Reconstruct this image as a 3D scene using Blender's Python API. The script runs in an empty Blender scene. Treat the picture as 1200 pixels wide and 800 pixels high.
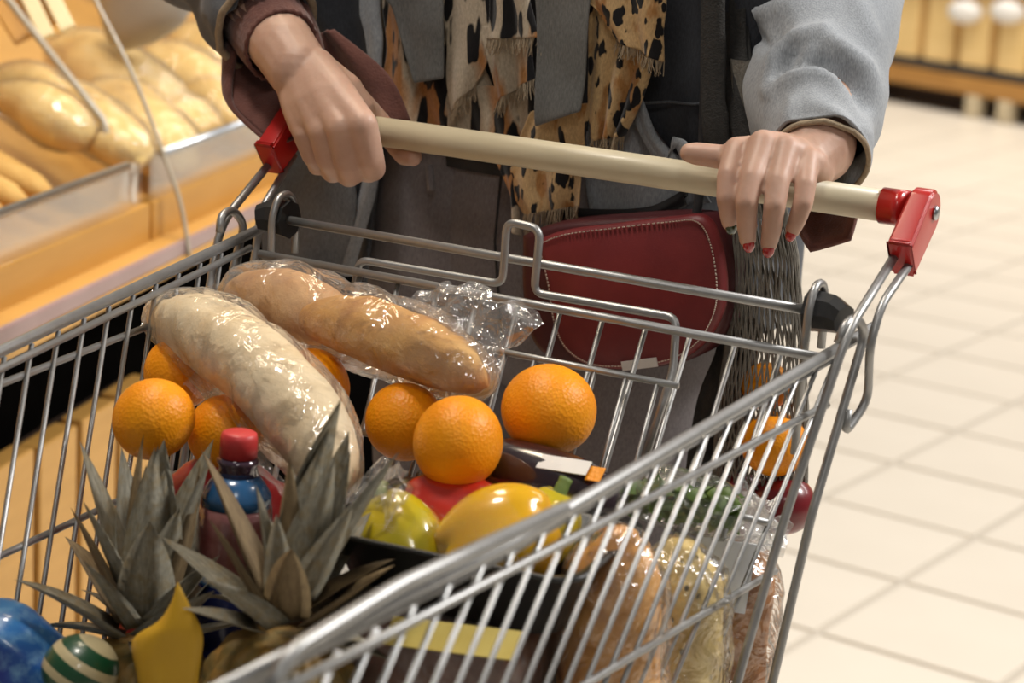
import bpy, bmesh, math, random
from math import pi, sin, cos, radians
from mathutils import Vector as V, Matrix, Quaternion, noise

random.seed(7)
scene = bpy.context.scene
C = scene.collection

# ------------------------------------------------------------------ camera
YAW, PITCH, ROLL = -0.485, 0.25, 0.061
FPX = 2504.0
CAM = V((0.714, -1.459, 1.269))
FWD = V((sin(YAW)*cos(PITCH), cos(YAW)*cos(PITCH), -sin(PITCH)))
_r = V((cos(YAW), -sin(YAW), 0)); _u = _r.cross(FWD)
RGT = cos(ROLL)*_r + sin(ROLL)*_u
UPV = -sin(ROLL)*_r + cos(ROLL)*_u
cam_data = bpy.data.cameras.new('camera')
cam = bpy.data.objects.new('camera', cam_data); C.objects.link(cam)
m = Matrix((RGT, UPV, -FWD)).transposed().to_4x4(); m.translation = CAM
cam.matrix_world = m
cam_data.sensor_width = 36; cam_data.lens = FPX*36/1200
cam_data.clip_start = 0.02; cam_data.clip_end = 100
cam_data.dof.use_dof = True
cam_data.dof.focus_distance = 1.60
cam_data.dof.aperture_fstop = 6.6
scene.camera = cam

# ------------------------------------------------------------------ world, lights, exposure
scene.view_settings.view_transform = 'Standard'
scene.view_settings.look = 'None'
scene.view_settings.gamma = 1
scene.view_settings.exposure = 0.0
world = bpy.data.worlds.new('world'); scene.world = world
world.use_nodes = True
bg = world.node_tree.nodes['Background']
bg.inputs[0].default_value = (1.0, 0.95, 0.89, 1); bg.inputs[1].default_value = 0.13

def area_light(name, loc, target, size, size_y, power, col):
    l = bpy.data.lights.new(name, 'AREA'); l.shape = 'RECTANGLE'
    l.size = size; l.size_y = size_y; l.energy = power; l.color = col
    o = bpy.data.objects.new(name, l); C.objects.link(o)
    o.location = loc
    o.rotation_euler = (V(target)-V(loc)).to_track_quat('-Z', 'Y').to_euler()
    return o
area_light('lamp_key', (2.1, 1.3, 3.1), (0.1, -.1, 0.9), 0.6, 0.6, 98, (1, .97, .93))
area_light('fill_cart', (-0.5, -0.5, 3.3), (0.0, -0.2, 0.8), 0.4, 0.4, 34, (1, .93, .84))  # unseen fill light added above the cart
area_light('fill_front', (1.4, -2.6, 3.2), (0.0, 0.0, 0.9), 0.6, 0.6, 13, (1, .95, .88))  # added fill from the camera side, not a store fixture
area_light('lamp_shelf', (-0.9, 0.6, 2.9), (-1.3, 1.0, 0.7), 0.4, 1.0, 24, (1, .84, .62))
area_light('lamp_aisle', (1.0, 4.6, 4.2), (0.0, 4.5, 0), 1.2, 7.0, 235, (1, .96, .91))
area_light('lamp_rear', (-1.5, 6.8, 4.2), (-2.0, 8.6, 0.3), 2.0, 1.5, 210, (1, .93, .82))

# ------------------------------------------------------------------ pixel -> world helpers
def ray(px, py): return RGT*((px-600)/FPX) - UPV*((py-400)/FPX) + FWD
def at(px, py, t): return CAM + ray(px, py)*t
def onY(px, py, y):
    d = ray(px, py); return CAM + d*((y-CAM.y)/d.y)
def onX(px, py, x):
    d = ray(px, py); return CAM + d*((x-CAM.x)/d.x)
def onZ(px, py, z):
    d = ray(px, py); return CAM + d*((z-CAM.z)/d.z)
def proj(p):
    d = V(p)-CAM; z = d.dot(FWD)
    return (600+FPX*d.dot(RGT)/z, 400-FPX*d.dot(UPV)/z, z)

# ------------------------------------------------------------------ materials
def nmat(name):
    m = bpy.data.materials.new(name); m.use_nodes = True
    nt = m.node_tree; b = nt.nodes['Principled BSDF']
    return m, nt, b
def N(nt, typ, **kw):
    n = nt.nodes.new(typ)
    for k, v in kw.items(): setattr(n, k, v)
    return n
def coords(nt, scale=(1, 1, 1), rot=(0, 0, 0), kind='Object'):
    tc = N(nt, 'ShaderNodeTexCoord'); mp = N(nt, 'ShaderNodeMapping')
    nt.links.new(tc.outputs[kind], mp.inputs[0])
    mp.inputs['Scale'].default_value = scale; mp.inputs['Rotation'].default_value = rot
    return mp.outputs[0]
def ramp(nt, fac, stops, interp='LINEAR'):
    r = N(nt, 'ShaderNodeValToRGB'); r.color_ramp.interpolation = interp
    e = r.color_ramp.elements
    while len(e) < len(stops): e.new(0.5)
    for el, (p, c) in zip(e, stops):
        el.position = p; el.color = (*c, 1) if len(c) == 3 else c
    nt.links.new(fac, r.inputs[0]); return r.outputs[0]
def noise_tex(nt, vec, scale, detail=4, rough=.55, dist=0.0):
    n = N(nt, 'ShaderNodeTexNoise'); n.inputs['Scale'].default_value = scale
    n.inputs['Detail'].default_value = detail; n.inputs['Roughness'].default_value = rough
    n.inputs['Distortion'].default_value = dist
    if vec: nt.links.new(vec, n.inputs['Vector'])
    return n.outputs[0]
def bump(nt, b, h, strength=.3, dist=.002):
    n = N(nt, 'ShaderNodeBump'); n.inputs['Strength'].default_value = strength
    n.inputs['Distance'].default_value = dist
    nt.links.new(h, n.inputs['Height']); nt.links.new(n.outputs[0], b.inputs['Normal'])
def S(b, **kw):
    names = dict(rough='Roughness', metal='Metallic', spec='Specular IOR Level', coat='Coat Weight',
                 coatr='Coat Roughness', sss='Subsurface Weight', sheen='Sheen Weight', alpha='Alpha', trans='Transmission Weight', ior='IOR')
    for k, v in kw.items(): b.inputs[names[k]].default_value = v
def mix(nt, fac, a, b, mode='MIX'):
    n = N(nt, 'ShaderNodeMix', data_type='RGBA', blend_type=mode)
    for sock, v in ((n.inputs[0], fac), (n.inputs[6], a), (n.inputs[7], b)):
        if hasattr(v, 'is_linked') or hasattr(v, 'links'): nt.links.new(v, sock)
        elif isinstance(v, (int, float)): sock.default_value = v
        else: sock.default_value = (*v, 1)
    return n.outputs[2]
def simple(name, c1, c2=None, rough=.5, scale=30, stretch=(1, 1, 1), bmp=0, metal=0, coat=0, sss=0, spec=.5, sheen=0, bscale=None, bdist=.002):
    m, nt, b = nmat(name)
    vec = coords(nt, stretch)
    if c2 is None: c2 = tuple(x*.8 for x in c1)
    nz = noise_tex(nt, vec, scale)
    col = ramp(nt, nz, [(.3, c1), (.7, c2)])
    nt.links.new(col, b.inputs['Base Color'])
    S(b, rough=rough, metal=metal, coat=coat, sss=sss, spec=spec, sheen=sheen)
    if sss: b.inputs['Subsurface Radius'].default_value = (.01, .004, .002); b.inputs['Subsurface Scale'].default_value = .5
    if bmp: bump(nt, b, noise_tex(nt, vec, bscale or scale*3), bmp, bdist)
    return m

M = {}
M['chrome'] = simple('zinc_wire', (.40, .40, .40), (.33, .33, .325), rough=.42, metal=.8, scale=60)
M['steel'] = simple('steel', (.50, .52, .55), (.42, .44, .47), rough=.3, metal=1, scale=40)
M['handle'] = simple('handle_plastic', (.60, .525, .37), (.55, .475, .325), rough=.42, scale=18, coat=.05)
M['red_plastic'] = simple('red_plastic', (.50, .016, .012), (.44, .012, .010), rough=.28, scale=15, coat=.3)
M['cap_red'] = simple('cap_red', (.55, .04, .04), (.48, .03, .03), rough=.45, scale=20)
M['black_plastic'] = simple('black_plastic', (.012, .012, .013), (.02, .02, .02), rough=.4)
M['rubber'] = simple('rubber', (.03, .03, .03), (.05, .05, .05), rough=.7)
M['white'] = simple('white_paper', (.75, .73, .70), (.68, .66, .63), rough=.5)
M['label_white'] = simple('cool_white_label', (.70, .74, .80), (.62, .66, .72), rough=.4)
M['yellow_tag'] = simple('yellow_card', (.62, .36, .012), (.55, .31, .012), rough=.5)
M['pale_yellow'] = simple('pale_yellow_card', (.72, .58, .16), (.62, .47, .1), rough=.4)
M['pale_blue'] = simple('pale_blue_print', (.10, .28, .55), (.08, .2, .45), rough=.3, coat=.4)

def denim(name, c1, c2, sc=9):
    m, nt, b = nmat(name)
    vec = coords(nt)
    big = noise_tex(nt, vec, sc, 5, .6)
    fine = noise_tex(nt, coords(nt, (900, 900, 250)), 1.0, 2, .6)
    c = ramp(nt, big, [(.3, c1), (.7, c2)])
    g = ramp(nt, fine, [(.3, (.72, .72, .72)), (.7, (1.25, 1.25, 1.25))])
    nt.links.new(mix(nt, .8, c, g, 'MULTIPLY'), b.inputs['Base Color'])
    S(b, rough=.9, spec=.15, sheen=.15)
    bump(nt, b, fine, .25, .001)
    return m
M['denim'] = denim('light_grey_denim', (.34, .36, .385), (.26, .28, .305))  # jacket denim, with light put into the colour for the lit sleeve
M['denim_mid'] = denim('shaded_grey_denim', (.105, .112, .125), (.07, .076, .088))  # same denim with shade put in, for body and other sleeve
M['denim_hem'] = denim('lit_hem_denim', (.21, .22, .235), (.13, .138, .15), 12)  # hem copy of the denim, paler because light on it is painted in
M['denim_dark'] = denim('dark_shaded_denim', (.022, .024, .030), (.034, .037, .045))  # front panels: darker denim with their shade mixed into the colour
M['trouser'] = denim('charcoal_cotton', (.19, .172, .178), (.155, .14, .146), 14)
M['suede'] = denim('grey_scarf_back', (.16, .16, .155), (.125, .125, .12), 20)
M['fray'] = simple('frayed_edge', (.38, .30, .2), (.28, .21, .14), rough=.9, scale=300, bmp=.5)
M['sweater'] = simple('brown_knit', (.155, .058, .043), (.105, .038, .03), rough=.95, scale=60, stretch=(1, 1, 1), bmp=.5, bscale=500, sheen=.2)
M['black_cloth'] = simple('black_cloth', (.012, .011, .012), (.02, .018, .02), rough=.85, scale=80, bmp=.2)
M['black_knit'] = simple('black_knit', (.02, .019, .018), (.034, .032, .03), rough=.95, scale=200, bmp=.6, bscale=600)
M['net'] = simple('grey_string', (.21, .195, .165), (.14, .125, .105), rough=.95, scale=200, bmp=.4)
M['hair'] = simple('brown_hair', (.08, .04, .02), (.04, .02, .012), rough=.5, stretch=(30, 30, 2), scale=4)
M['shoe'] = simple('black_leather', (.02, .02, .02), (.03, .03, .03), rough=.4)
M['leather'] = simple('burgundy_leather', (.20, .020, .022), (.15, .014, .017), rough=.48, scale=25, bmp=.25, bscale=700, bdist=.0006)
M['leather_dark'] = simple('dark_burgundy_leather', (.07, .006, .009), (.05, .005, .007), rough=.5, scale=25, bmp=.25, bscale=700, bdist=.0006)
M['thread'] = simple('pale_thread', (.6, .5, .42), (.5, .42, .34), rough=.8)

def leopard(name, scale, stretch, base, brown, core, bscale, bcut):
    m, nt, b = nmat(name)
    vec0 = coords(nt, stretch, rot=(0, .12, 0))
    nz = N(nt, 'ShaderNodeTexNoise'); nz.inputs['Scale'].default_value = scale*1.1; nz.inputs['Detail'].default_value = 2
    nt.links.new(vec0, nz.inputs['Vector'])
    add = N(nt, 'ShaderNodeVectorMath', operation='MULTIPLY_ADD')
    nt.links.new(nz.outputs[1], add.inputs[0]); add.inputs[1].default_value = (1.1/scale,)*3
    nt.links.new(vec0, add.inputs[2])
    v = N(nt, 'ShaderNodeTexVoronoi'); v.inputs['Scale'].default_value = scale
    v.inputs['Randomness'].default_value = .9
    nt.links.new(add.outputs[0], v.inputs['Vector'])
    black = ramp(nt, v.outputs['Distance'], [(core-.03, (1, 1, 1)), (core+.01, (0, 0, 0))])
    br = ramp(nt, noise_tex(nt, add.outputs[0], bscale, 1, .5), [(bcut, (0, 0, 0)), (bcut+.08, (1, 1, 1))])
    c = mix(nt, br, base, brown)
    c = mix(nt, black, c, (.010, .009, .010))
    fine = noise_tex(nt, coords(nt, (900, 900, 300)), 1.0, 2, .6)
    g = ramp(nt, fine, [(.3, (.75, .75, .75)), (.7, (1.2, 1.2, 1.2))])
    nt.links.new(mix(nt, .8, c, g, 'MULTIPLY'), b.inputs['Base Color'])
    S(b, rough=.9, spec=.15, sheen=.2); bump(nt, b, fine, .3, .001)
    return m
M['tiger'] = leopard('bold_animal_print', 62, (1.0, .3, .27), (.46, .385, .29), (.37, .17, .06), .44, 30, .50)
M['leopard'] = leopard('leopard_print', 105, (1.0, .3, .42), (.50, .335, .165), (.36, .175, .06), .41, 60, .54)

def skin_mat():
    m, nt, b = nmat('skin')
    vec = coords(nt)
    a = noise_tex(nt, vec, 28, 4, .6); f = noise_tex(nt, vec, 260, 3, .6)
    c = ramp(nt, a, [(.3, (.47, .285, .21)), (.7, (.57, .365, .275))])
    nt.links.new(c, b.inputs['Base Color'])
    S(b, rough=.48, sss=.18, spec=.4)
    b.inputs['Subsurface Radius'].default_value = (.012, .005, .003); b.inputs['Subsurface Scale'].default_value = .5
    bump(nt, b, f, .18, .0008)
    return m
M['skin'] = skin_mat()
M['nail_red'] = simple('red_nail_varnish', (.42, .012, .016), (.36, .01, .012), rough=.18, coat=.6)
M['nail_green'] = simple('dark_green_nail_varnish', (.03, .05, .02), (.03, .045, .02), rough=.2, coat=.6)

def orange_mat():
    m, nt, b = nmat('orange_peel')
    vec = coords(nt)
    c = ramp(nt, noise_tex(nt, vec, 22, 4), [(.3, (.80, .25, .002)), (.7, (.85, .32, .003))])
    nt.links.new(c, b.inputs['Base Color'])
    v = N(nt, 'ShaderNodeTexVoronoi'); v.inputs['Scale'].default_value = 420
    nt.links.new(vec, v.inputs['Vector'])
    S(b, rough=.45, coat=.04, coatr=.25, sss=.10, spec=.3)
    b.inputs['Subsurface Radius'].default_value = (.01, .004, .001); b.inputs['Subsurface Scale'].default_value = .4
    bump(nt, b, v.outputs['Distance'], .35, .0012)
    return m
M['orange'] = orange_mat()
def bread(name, pale, mid, dark, scale=16, seeds=False, rough=.75):
    m, nt, b = nmat(name)
    vec = coords(nt, (1, 1, .55))
    n = noise_tex(nt, vec, scale, 6, .6, .4)
    c = ramp(nt, n, [(.28, dark), (.46, mid), (.66, pale)])
    f = noise_tex(nt, coords(nt), 190, 4, .65)
    if seeds:
        v = N(nt, 'ShaderNodeTexVoronoi'); v.inputs['Scale'].default_value = 120
        nt.links.new(coords(nt, (1, 1, .7)), v.inputs['Vector'])
        k = ramp(nt, v.outputs['Distance'], [(.16, (1, 1, 1)), (.26, (0, 0, 0))])
        k2 = mix(nt, 1.0, k, ramp(nt, noise_tex(nt, coords(nt), 45, 2), [(.48, (0, 0, 0)), (.56, (1, 1, 1))]), 'MULTIPLY')
        c = mix(nt, k2, c, (.07, .055, .02))
    nt.links.new(c, b.inputs['Base Color'])
    S(b, rough=rough, spec=.3)
    bump(nt, b, f, .5, .002)
    return m
M['pale_bread'] = bread('pale_floury_crust', (.72, .60, .41), (.69, .55, .35), (.56, .39, .19), 14)
M['gold_bread'] = bread('golden_crust', (.62, .36, .11), (.54, .275, .065), (.36, .14, .03), 22)
M['crust_bread'] = bread('glossy_golden_crust', (.80, .46, .15), (.72, .36, .09), (.50, .20, .045), 18)
M['tan_bread'] = bread('tan_crust', (.58, .36, .17), (.50, .28, .12), (.38, .18, .07), 20)
M['brown_bread'] = bread('brown_crust', (.50, .25, .09), (.40, .17, .05), (.24, .085, .025), 18)
M['seed_bread'] = bread('seeded_crumb', (.76, .60, .26), (.68, .50, .18), (.52, .33, .10), 26, True)
M['shelf_bread'] = bread('yellow_loaf', (.86, .66, .30), (.78, .55, .20), (.55, .30, .07), 9)
M['stick_bread'] = bread('baked_baguette', (.66, .42, .14), (.56, .32, .09), (.40, .19, .04), 14)

def film(name, haze=.06, crease=.5, scale=55, base=.05, tint=(1, 1, 1), gl=1.0, rough=.12, fres=.75):
    m, nt, b = nmat(name); nt.nodes.remove(b)
    out = nt.nodes['Material Output']
    tr = N(nt, 'ShaderNodeBsdfTransparent'); tr.inputs[0].default_value = (*tint, 1)
    gs = N(nt, 'ShaderNodeBsdfGlossy'); gs.inputs['Roughness'].default_value = rough
    gs.inputs[0].default_value = (gl, gl, gl, 1)
    df = N(nt, 'ShaderNodeBsdfDiffuse'); df.inputs[0].default_value = (.85, .83, .8, 1)
    lw = N(nt, 'ShaderNodeLayerWeight'); lw.inputs[0].default_value = .25
    vec = coords(nt)
    n1 = N(nt, 'ShaderNodeTexNoise'); n1.inputs['Scale'].default_value = scale; n1.inputs['Detail'].default_value = 3
    n1.inputs['Distortion'].default_value = 1.2
    nt.links.new(vec, n1.inputs['Vector'])
    bp = N(nt, 'ShaderNodeBump'); bp.inputs['Strength'].default_value = crease; bp.inputs['Distance'].default_value = .012
    nt.links.new(n1.outputs[0], bp.inputs['Height'])
    for s in (gs.inputs['Normal'], df.inputs['Normal'], lw.inputs['Normal']): nt.links.new(bp.outputs[0], s)
    ma = N(nt, 'ShaderNodeMath', operation='MULTIPLY_ADD'); nt.links.new(lw.outputs['Fresnel'], ma.inputs[0])
    ma.inputs[1].default_value = fres; ma.inputs[2].default_value = base
    m1 = N(nt, 'ShaderNodeMixShader'); nt.links.new(ma.outputs[0], m1.inputs[0])
    nt.links.new(tr.outputs[0], m1.inputs[1]); nt.links.new(gs.outputs[0], m1.inputs[2])
    m2 = N(nt, 'ShaderNodeMixShader'); m2.inputs[0].default_value = haze
    nt.links.new(m1.outputs[0], m2.inputs[1]); nt.links.new(df.outputs[0], m2.inputs[2])
    nt.links.new(m2.outputs[0], out.inputs[0])
    return m
M['film'] = film('clear_film', .06, .55, 36, .045)
M['film_soft'] = film('stretch_film', .0, .35, 40, .002, gl=.5, rough=.03, fres=.12)
M['film_loose'] = film('crinkled_film', .14, .8, 45, .16, rough=.09)
M['film_bag'] = film('shiny_film_bag', .03, .8, 40, .10)
M['film_crumple'] = film('crumpled_bag_top', .26, .8, 45, .22, rough=.08)
M['acrylic'] = film('clear_acrylic', .02, .0, 10, .02)
M['acrylic_edge'] = simple('acrylic_edge', (.50, .45, .36), (.46, .41, .33), rough=.2)

M['leaf'] = None
def leaf_mat():
    m, nt, b = nmat('pineapple_leaf')
    n = noise_tex(nt, coords(nt, (1, 1, .2)), 60, 4); n2 = noise_tex(nt, coords(nt), 14, 3)
    c = ramp(nt, n, [(.3, (.15, .14, .105)), (.7, (.29, .27, .215))])
    c2 = mix(nt, ramp(nt, n2, [(.45, (0, 0, 0)), (.65, (.6, .6, .6))]), c, (.20, .145, .065))
    nt.links.new(c2, b.inputs['Base Color']); S(b, rough=.6, spec=.35)
    bump(nt, b, n, .3, .001)
    return m
M['leaf'] = leaf_mat()
M['leaf_dry'] = simple('dry_pineapple_leaf', (.22, .155, .075), (.13, .085, .04), rough=.65, scale=50, stretch=(1, 1, .2), bmp=.3)
M['pine_skin'] = simple('pineapple_skin', (.30, .16, .03), (.12, .10, .03), rough=.6, scale=60, bmp=.6)
def striped_mat():
    m, nt, b = nmat('green_cream_stripes')
    w = N(nt, 'ShaderNodeTexWave'); w.inputs['Scale'].default_value = 23; w.inputs['Distortion'].default_value = 1.0
    w.bands_direction = 'Z'; w.inputs['Detail Scale'].default_value = .6
    nt.links.new(coords(nt, rot=(.5, -.35, 0)), w.inputs['Vector'])
    nt.links.new(ramp(nt, w.outputs[0], [(.60, (.006, .06, .022)), (.68, (.50, .42, .24))]), b.inputs['Base Color'])
    S(b, rough=.35, coat=.3); return m
M['striped'] = striped_mat()
M['yellow_pepper'] = simple('yellow_pepper', (.74, .36, .008), (.68, .40, .012), rough=.2, scale=14, coat=.7, sss=.08)
M['green_yellow_pepper'] = simple('green_yellow_pepper', (.58, .40, .012), (.36, .32, .012), rough=.2, scale=20, coat=.7)
M['red_pepper'] = simple('red_pepper', (.42, .016, .010), (.5, .03, .015), rough=.2, scale=14, coat=.7)
M['pepper_stem'] = simple('pepper_stem', (.16, .22, .04), (.1, .16, .03), rough=.6)
M['aubergine'] = simple('aubergine_skin', (.012, .006, .010), (.022, .010, .016), rough=.2, coat=.7, scale=20)
M['tray'] = simple('black_tray', (.008, .008, .008), (.012, .012, .012), rough=.35)
M['meat'] = simple('dark_red_filling', (.10, .022, .012), (.20, .075, .04), rough=.35, scale=40, coat=.5, bmp=.3)
M['herb'] = simple('green_herb', (.16, .25, .05), (.05, .11, .02), rough=.5, scale=40)
M['herb_pale'] = simple('pale_herb', (.30, .34, .14), (.2, .26, .08), rough=.5, scale=40)
def blue_packet_mat():
    m, nt, b = nmat('blue_print')
    n = noise_tex(nt, coords(nt), 11, 3)
    f = noise_tex(nt, coords(nt), 120, 3)
    c = ramp(nt, n, [(.36, (.010, .02, .19)), (.48, (.012, .10, .32)), (.66, (.04, .22, .44))])
    c = mix(nt, ramp(nt, f, [(.45, (0, 0, 0)), (.75, (.5, .5, .5))]), c, (.2, .4, .55))
    nt.links.new(c, b.inputs['Base Color']); S(b, rough=.3, coat=.4); return m
M['blue_packet'] = blue_packet_mat()
M['red_packet'] = simple('red_foil', (.34, .012, .012), (.26, .008, .010), rough=.3, coat=.4, scale=10)
M['blue_label'] = simple('navy_label', (.006, .016, .12), (.008, .022, .15), rough=.25, coat=.4)
M['blue_band'] = simple('blue_label_band', (.02, .10, .24), (.015, .07, .17), rough=.25, coat=.4)
M['drink'] = simple('pink_brown_drink', (.16, .045, .045), (.26, .11, .11), rough=.1, scale=70, coat=1, bmp=.4, bscale=90)
M['dark_glass'] = simple('dark_bottle_neck', (.05, .02, .03), (.03, .02, .05), rough=.1, coat=1)

def wood(name, c1, c2, stretch=(1, 1, 6), scale=7, rough=.45):
    return simple(name, c1, c2, rough=rough, scale=scale, stretch=stretch, coat=.1)
M['wood'] = wood('honey_wood', (.56, .285, .055), (.50, .245, .042))
M['wood_light'] = wood('light_wood', (.64, .35, .09), (.56, .30, .07))
M['wood_back'] = wood('pale_crate_wood', (.84, .60, .27), (.78, .54, .22))
M['wood_joint'] = wood('crate_wood_edge', (.58, .34, .10), (.5, .28, .08))
M['wood_rail'] = wood('rail_wood', (.46, .23, .055), (.38, .18, .04))
M['strip'] = simple('lilac_price_strip', (.33, .215, .205), (.38, .26, .25), rough=.3, scale=12, coat=.3)
M['recess'] = simple('recess_shade', (.002, .0018, .0016), (.003, .0026, .0024), rough=1, spec=0)  # near black: shade of the recess is put into the colour
M['dark_shelf'] = simple('dark_metal', (.03, .03, .032), (.05, .05, .05), rough=.5)
M['cream'] = simple('cream_card', (.86, .74, .46), (.80, .68, .40), rough=.5)
M['grey_hood'] = simple('grey_plastic_hood', (.36, .33, .29), (.28, .26, .23), rough=.3, scale=6)
M['leg_paint'] = simple('cream_paint', (.58, .48, .32), (.5, .42, .28), rough=.6)
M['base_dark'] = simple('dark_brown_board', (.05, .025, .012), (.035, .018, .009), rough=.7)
M['paint'] = simple('wall_paint', (.62, .52, .38), (.58, .48, .35), rough=.8, scale=3)

TILE, TYAW = .314, -.117
T0 = V((-.327, 1.62, 0))
def tile_mat(name, flat):
    m, nt, b = nmat(name)
    n = noise_tex(nt, coords(nt, kind='Object'), 3.0, 4)
    c = ramp(nt, n, [(.3, (.74, .68, .59)), (.7, (.70, .64, .55))])
    if flat:
        tc = N(nt, 'ShaderNodeTexCoord'); mp = N(nt, 'ShaderNodeMapping', vector_type='TEXTURE')
        mp.inputs['Location'].default_value = T0; mp.inputs['Rotation'].default_value = (0, 0, TYAW)
        mp.inputs['Scale'].default_value = (TILE,)*3
        nt.links.new(tc.outputs['Object'], mp.inputs[0])
        br = N(nt, 'ShaderNodeTexBrick'); br.offset = 0; br.inputs['Scale'].default_value = 1
        br.inputs['Mortar Size'].default_value = .024; br.inputs['Brick Width'].default_value = 1; br.inputs['Row Height'].default_value = 1
        nt.links.new(mp.outputs[0], br.inputs[0])
        c = mix(nt, br.outputs['Fac'], c, (.52, .47, .40))
    nt.links.new(c, b.inputs['Base Color']); S(b, rough=.35, spec=.4)
    return m
M['tile'] = tile_mat('cream_tile', False)
M['floor'] = tile_mat('tiled_floor', True)

# ------------------------------------------------------------------ object helpers
def link(name, me, mat=None, parent=None, smooth=True):
    if isinstance(me, bmesh.types.BMesh):
        bm = me; me = bpy.data.meshes.new(name)
        bmesh.ops.recalc_face_normals(bm, faces=bm.faces); bm.to_mesh(me); bm.free()
    if smooth:
        me.polygons.foreach_set('use_smooth', [True]*len(me.polygons))
    if mat is not None:
        me.materials.clear()
        for mm in (mat if isinstance(mat, (list, tuple)) else [mat]): me.materials.append(mm)
    o = bpy.data.objects.new(name, me); C.objects.link(o)
    if parent: o.parent = parent; o.matrix_parent_inverse = Matrix.Translation(-parent.location)
    return o
def tag(o, label, cat, group=None):
    o['label'] = label; o['category'] = cat
    if group: o['group'] = group
    return o
def thing(name, loc, label, cat, group=None):
    o = bpy.data.objects.new(name, None); C.objects.link(o); o.location = V(loc)
    o.empty_display_size = .05
    return tag(o, label, cat, group)
def recentre(o):
    me = o.data; c = sum((v.co for v in me.vertices), V())/len(me.vertices)
    for v in me.vertices: v.co -= c
    o.location = o.location + c
    return o
def ev(o, *mods):
    for typ, kw in mods:
        md = o.modifiers.new(typ, typ)
        for k, v in kw.items(): setattr(md, k, v)
    dg = bpy.context.evaluated_depsgraph_get()
    me = bpy.data.meshes.new_from_object(o.evaluated_get(dg))
    o.modifiers.clear(); old = o.data; o.data = me
    bpy.data.meshes.remove(old)
    me.polygons.foreach_set('use_smooth', [True]*len(me.polygons))
    return o

def frames(pts):
    n = len(pts); T = []
    for i in range(n):
        a = pts[max(i-1, 0)]; b = pts[min(i+1, n-1)]
        T.append((b-a).normalized())
    u = T[0].orthogonal().normalized(); out = []
    for t in T:
        u = (u - t*u.dot(t)).normalized(); out.append((t, u, t.cross(u)))
    return out
def fillet(pts, r, n=5):
    pts = [V(p) for p in pts]; out = [pts[0]]
    for a, b, c in zip(pts, pts[1:], pts[2:]):
        d1 = (a-b); d2 = (c-b); rr = min(r, d1.length*.48, d2.length*.48)
        p1 = b+d1.normalized()*rr; p2 = b+d2.normalized()*rr
        for k in range(n+1):
            t = k/n; out.append(p1*(1-t)**2 + b*2*t*(1-t) + p2*t*t)
    out.append(pts[-1]); return out
def tube(bm, pts, r, sides=8, cap=True):
    pts = [V(p) for p in pts]
    rs = r if isinstance(r, (list, tuple)) else [r]*len(pts)
    rings = []
    for p, (t, u, v), rr in zip(pts, frames(pts), rs):
        rings.append([bm.verts.new(p+(u*cos(2*pi*k/sides)+v*sin(2*pi*k/sides))*rr) for k in range(sides)])
    for a, b in zip(rings, rings[1:]):
        for k in range(sides):
            bm.faces.new((a[k], a[(k+1) % sides], b[(k+1) % sides], b[k]))
    if cap:
        bm.faces.new(rings[0][::-1]); bm.faces.new(rings[-1])
    return bm
def wire(name, pts, r, mat, parent, fil=0, sides=8):
    bm = bmesh.new(); tube(bm, fillet(pts, fil) if fil else pts, r, sides)
    return link(name, bm, mat, parent)
def box(bm, c, s, rot=None, bev=0):
    r = bmesh.ops.create_cube(bm, size=1)
    mt = Matrix.Translation(V(c)) @ (rot.to_4x4() if rot else Matrix()) @ Matrix.Diagonal((*s, 1))
    bmesh.ops.transform(bm, matrix=mt, verts=r['verts'])
    if bev:
        es = list({e for v in r['verts'] for e in v.link_edges})
        bmesh.ops.bevel(bm, geom=es, offset=bev, segments=2, affect='EDGES', profile=.5)
    return bm
def mkbox(name, c, s, mat, parent=None, rot=None, bev=0.003):
    return link(name, box(bmesh.new(), c, s, rot, bev), mat, parent, smooth=False)
def ball(bm, c, r, u=20, v=12, scale=(1, 1, 1), rot=None):
    q = bmesh.ops.create_uvsphere(bm, u_segments=u, v_segments=v, radius=r)
    mt = Matrix.Translation(V(c)) @ (rot.to_4x4() if rot else Matrix()) @ Matrix.Diagonal((*scale, 1))
    bmesh.ops.transform(bm, matrix=mt, verts=q['verts']); return bm
def capsule(bm, a, ra, b, rb, u=16):
    a = V(a); b = V(b)
    ball(bm, a, ra, u, 10); ball(bm, b, rb, u, 10)
    if (b-a).length > 1e-5:
        tube(bm, [a, b], [ra, rb], u)
def chain(bm, pts):
    for (p, r), (q, s) in zip(pts, pts[1:]): capsule(bm, p, r, q, s)
def lathe(bm, prof, segs=28, cap=True):
    rings = []
    for r, z in prof:
        rings.append([bm.verts.new((r*cos(2*pi*k/segs), r*sin(2*pi*k/segs), z)) for k in range(segs)])
    for a, b in zip(rings, rings[1:]):
        for k in range(segs): bm.faces.new((a[k], a[(k+1) % segs], b[(k+1) % segs], b[k]))
    if cap: bm.faces.new(rings[0][::-1]); bm.faces.new(rings[-1])
    return bm
def place(bm, loc, rot=None):
    mt = Matrix.Translation(V(loc)) @ (rot.to_4x4() if rot else Matrix())
    bmesh.ops.transform(bm, matrix=mt, verts=bm.verts); return bm
def dirrot(d, up='Z'): return V(d).to_track_quat('Z', 'Y').to_matrix()
def catmull(pts, n=6):
    P = [pts[0]]+list(pts)+[pts[-1]]; out = []
    for i in range(1, len(P)-2):
        p0, p1, p2, p3 = P[i-1:i+3]
        for k in range(n):
            t = k/n
            out.append(.5*((2*p1)+(p2-p0)*t+(2*p0-5*p1+4*p2-p3)*t*t+(3*p1-p0-3*p2+p3)*t**3))
    out.append(P[-2]); return out
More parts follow.
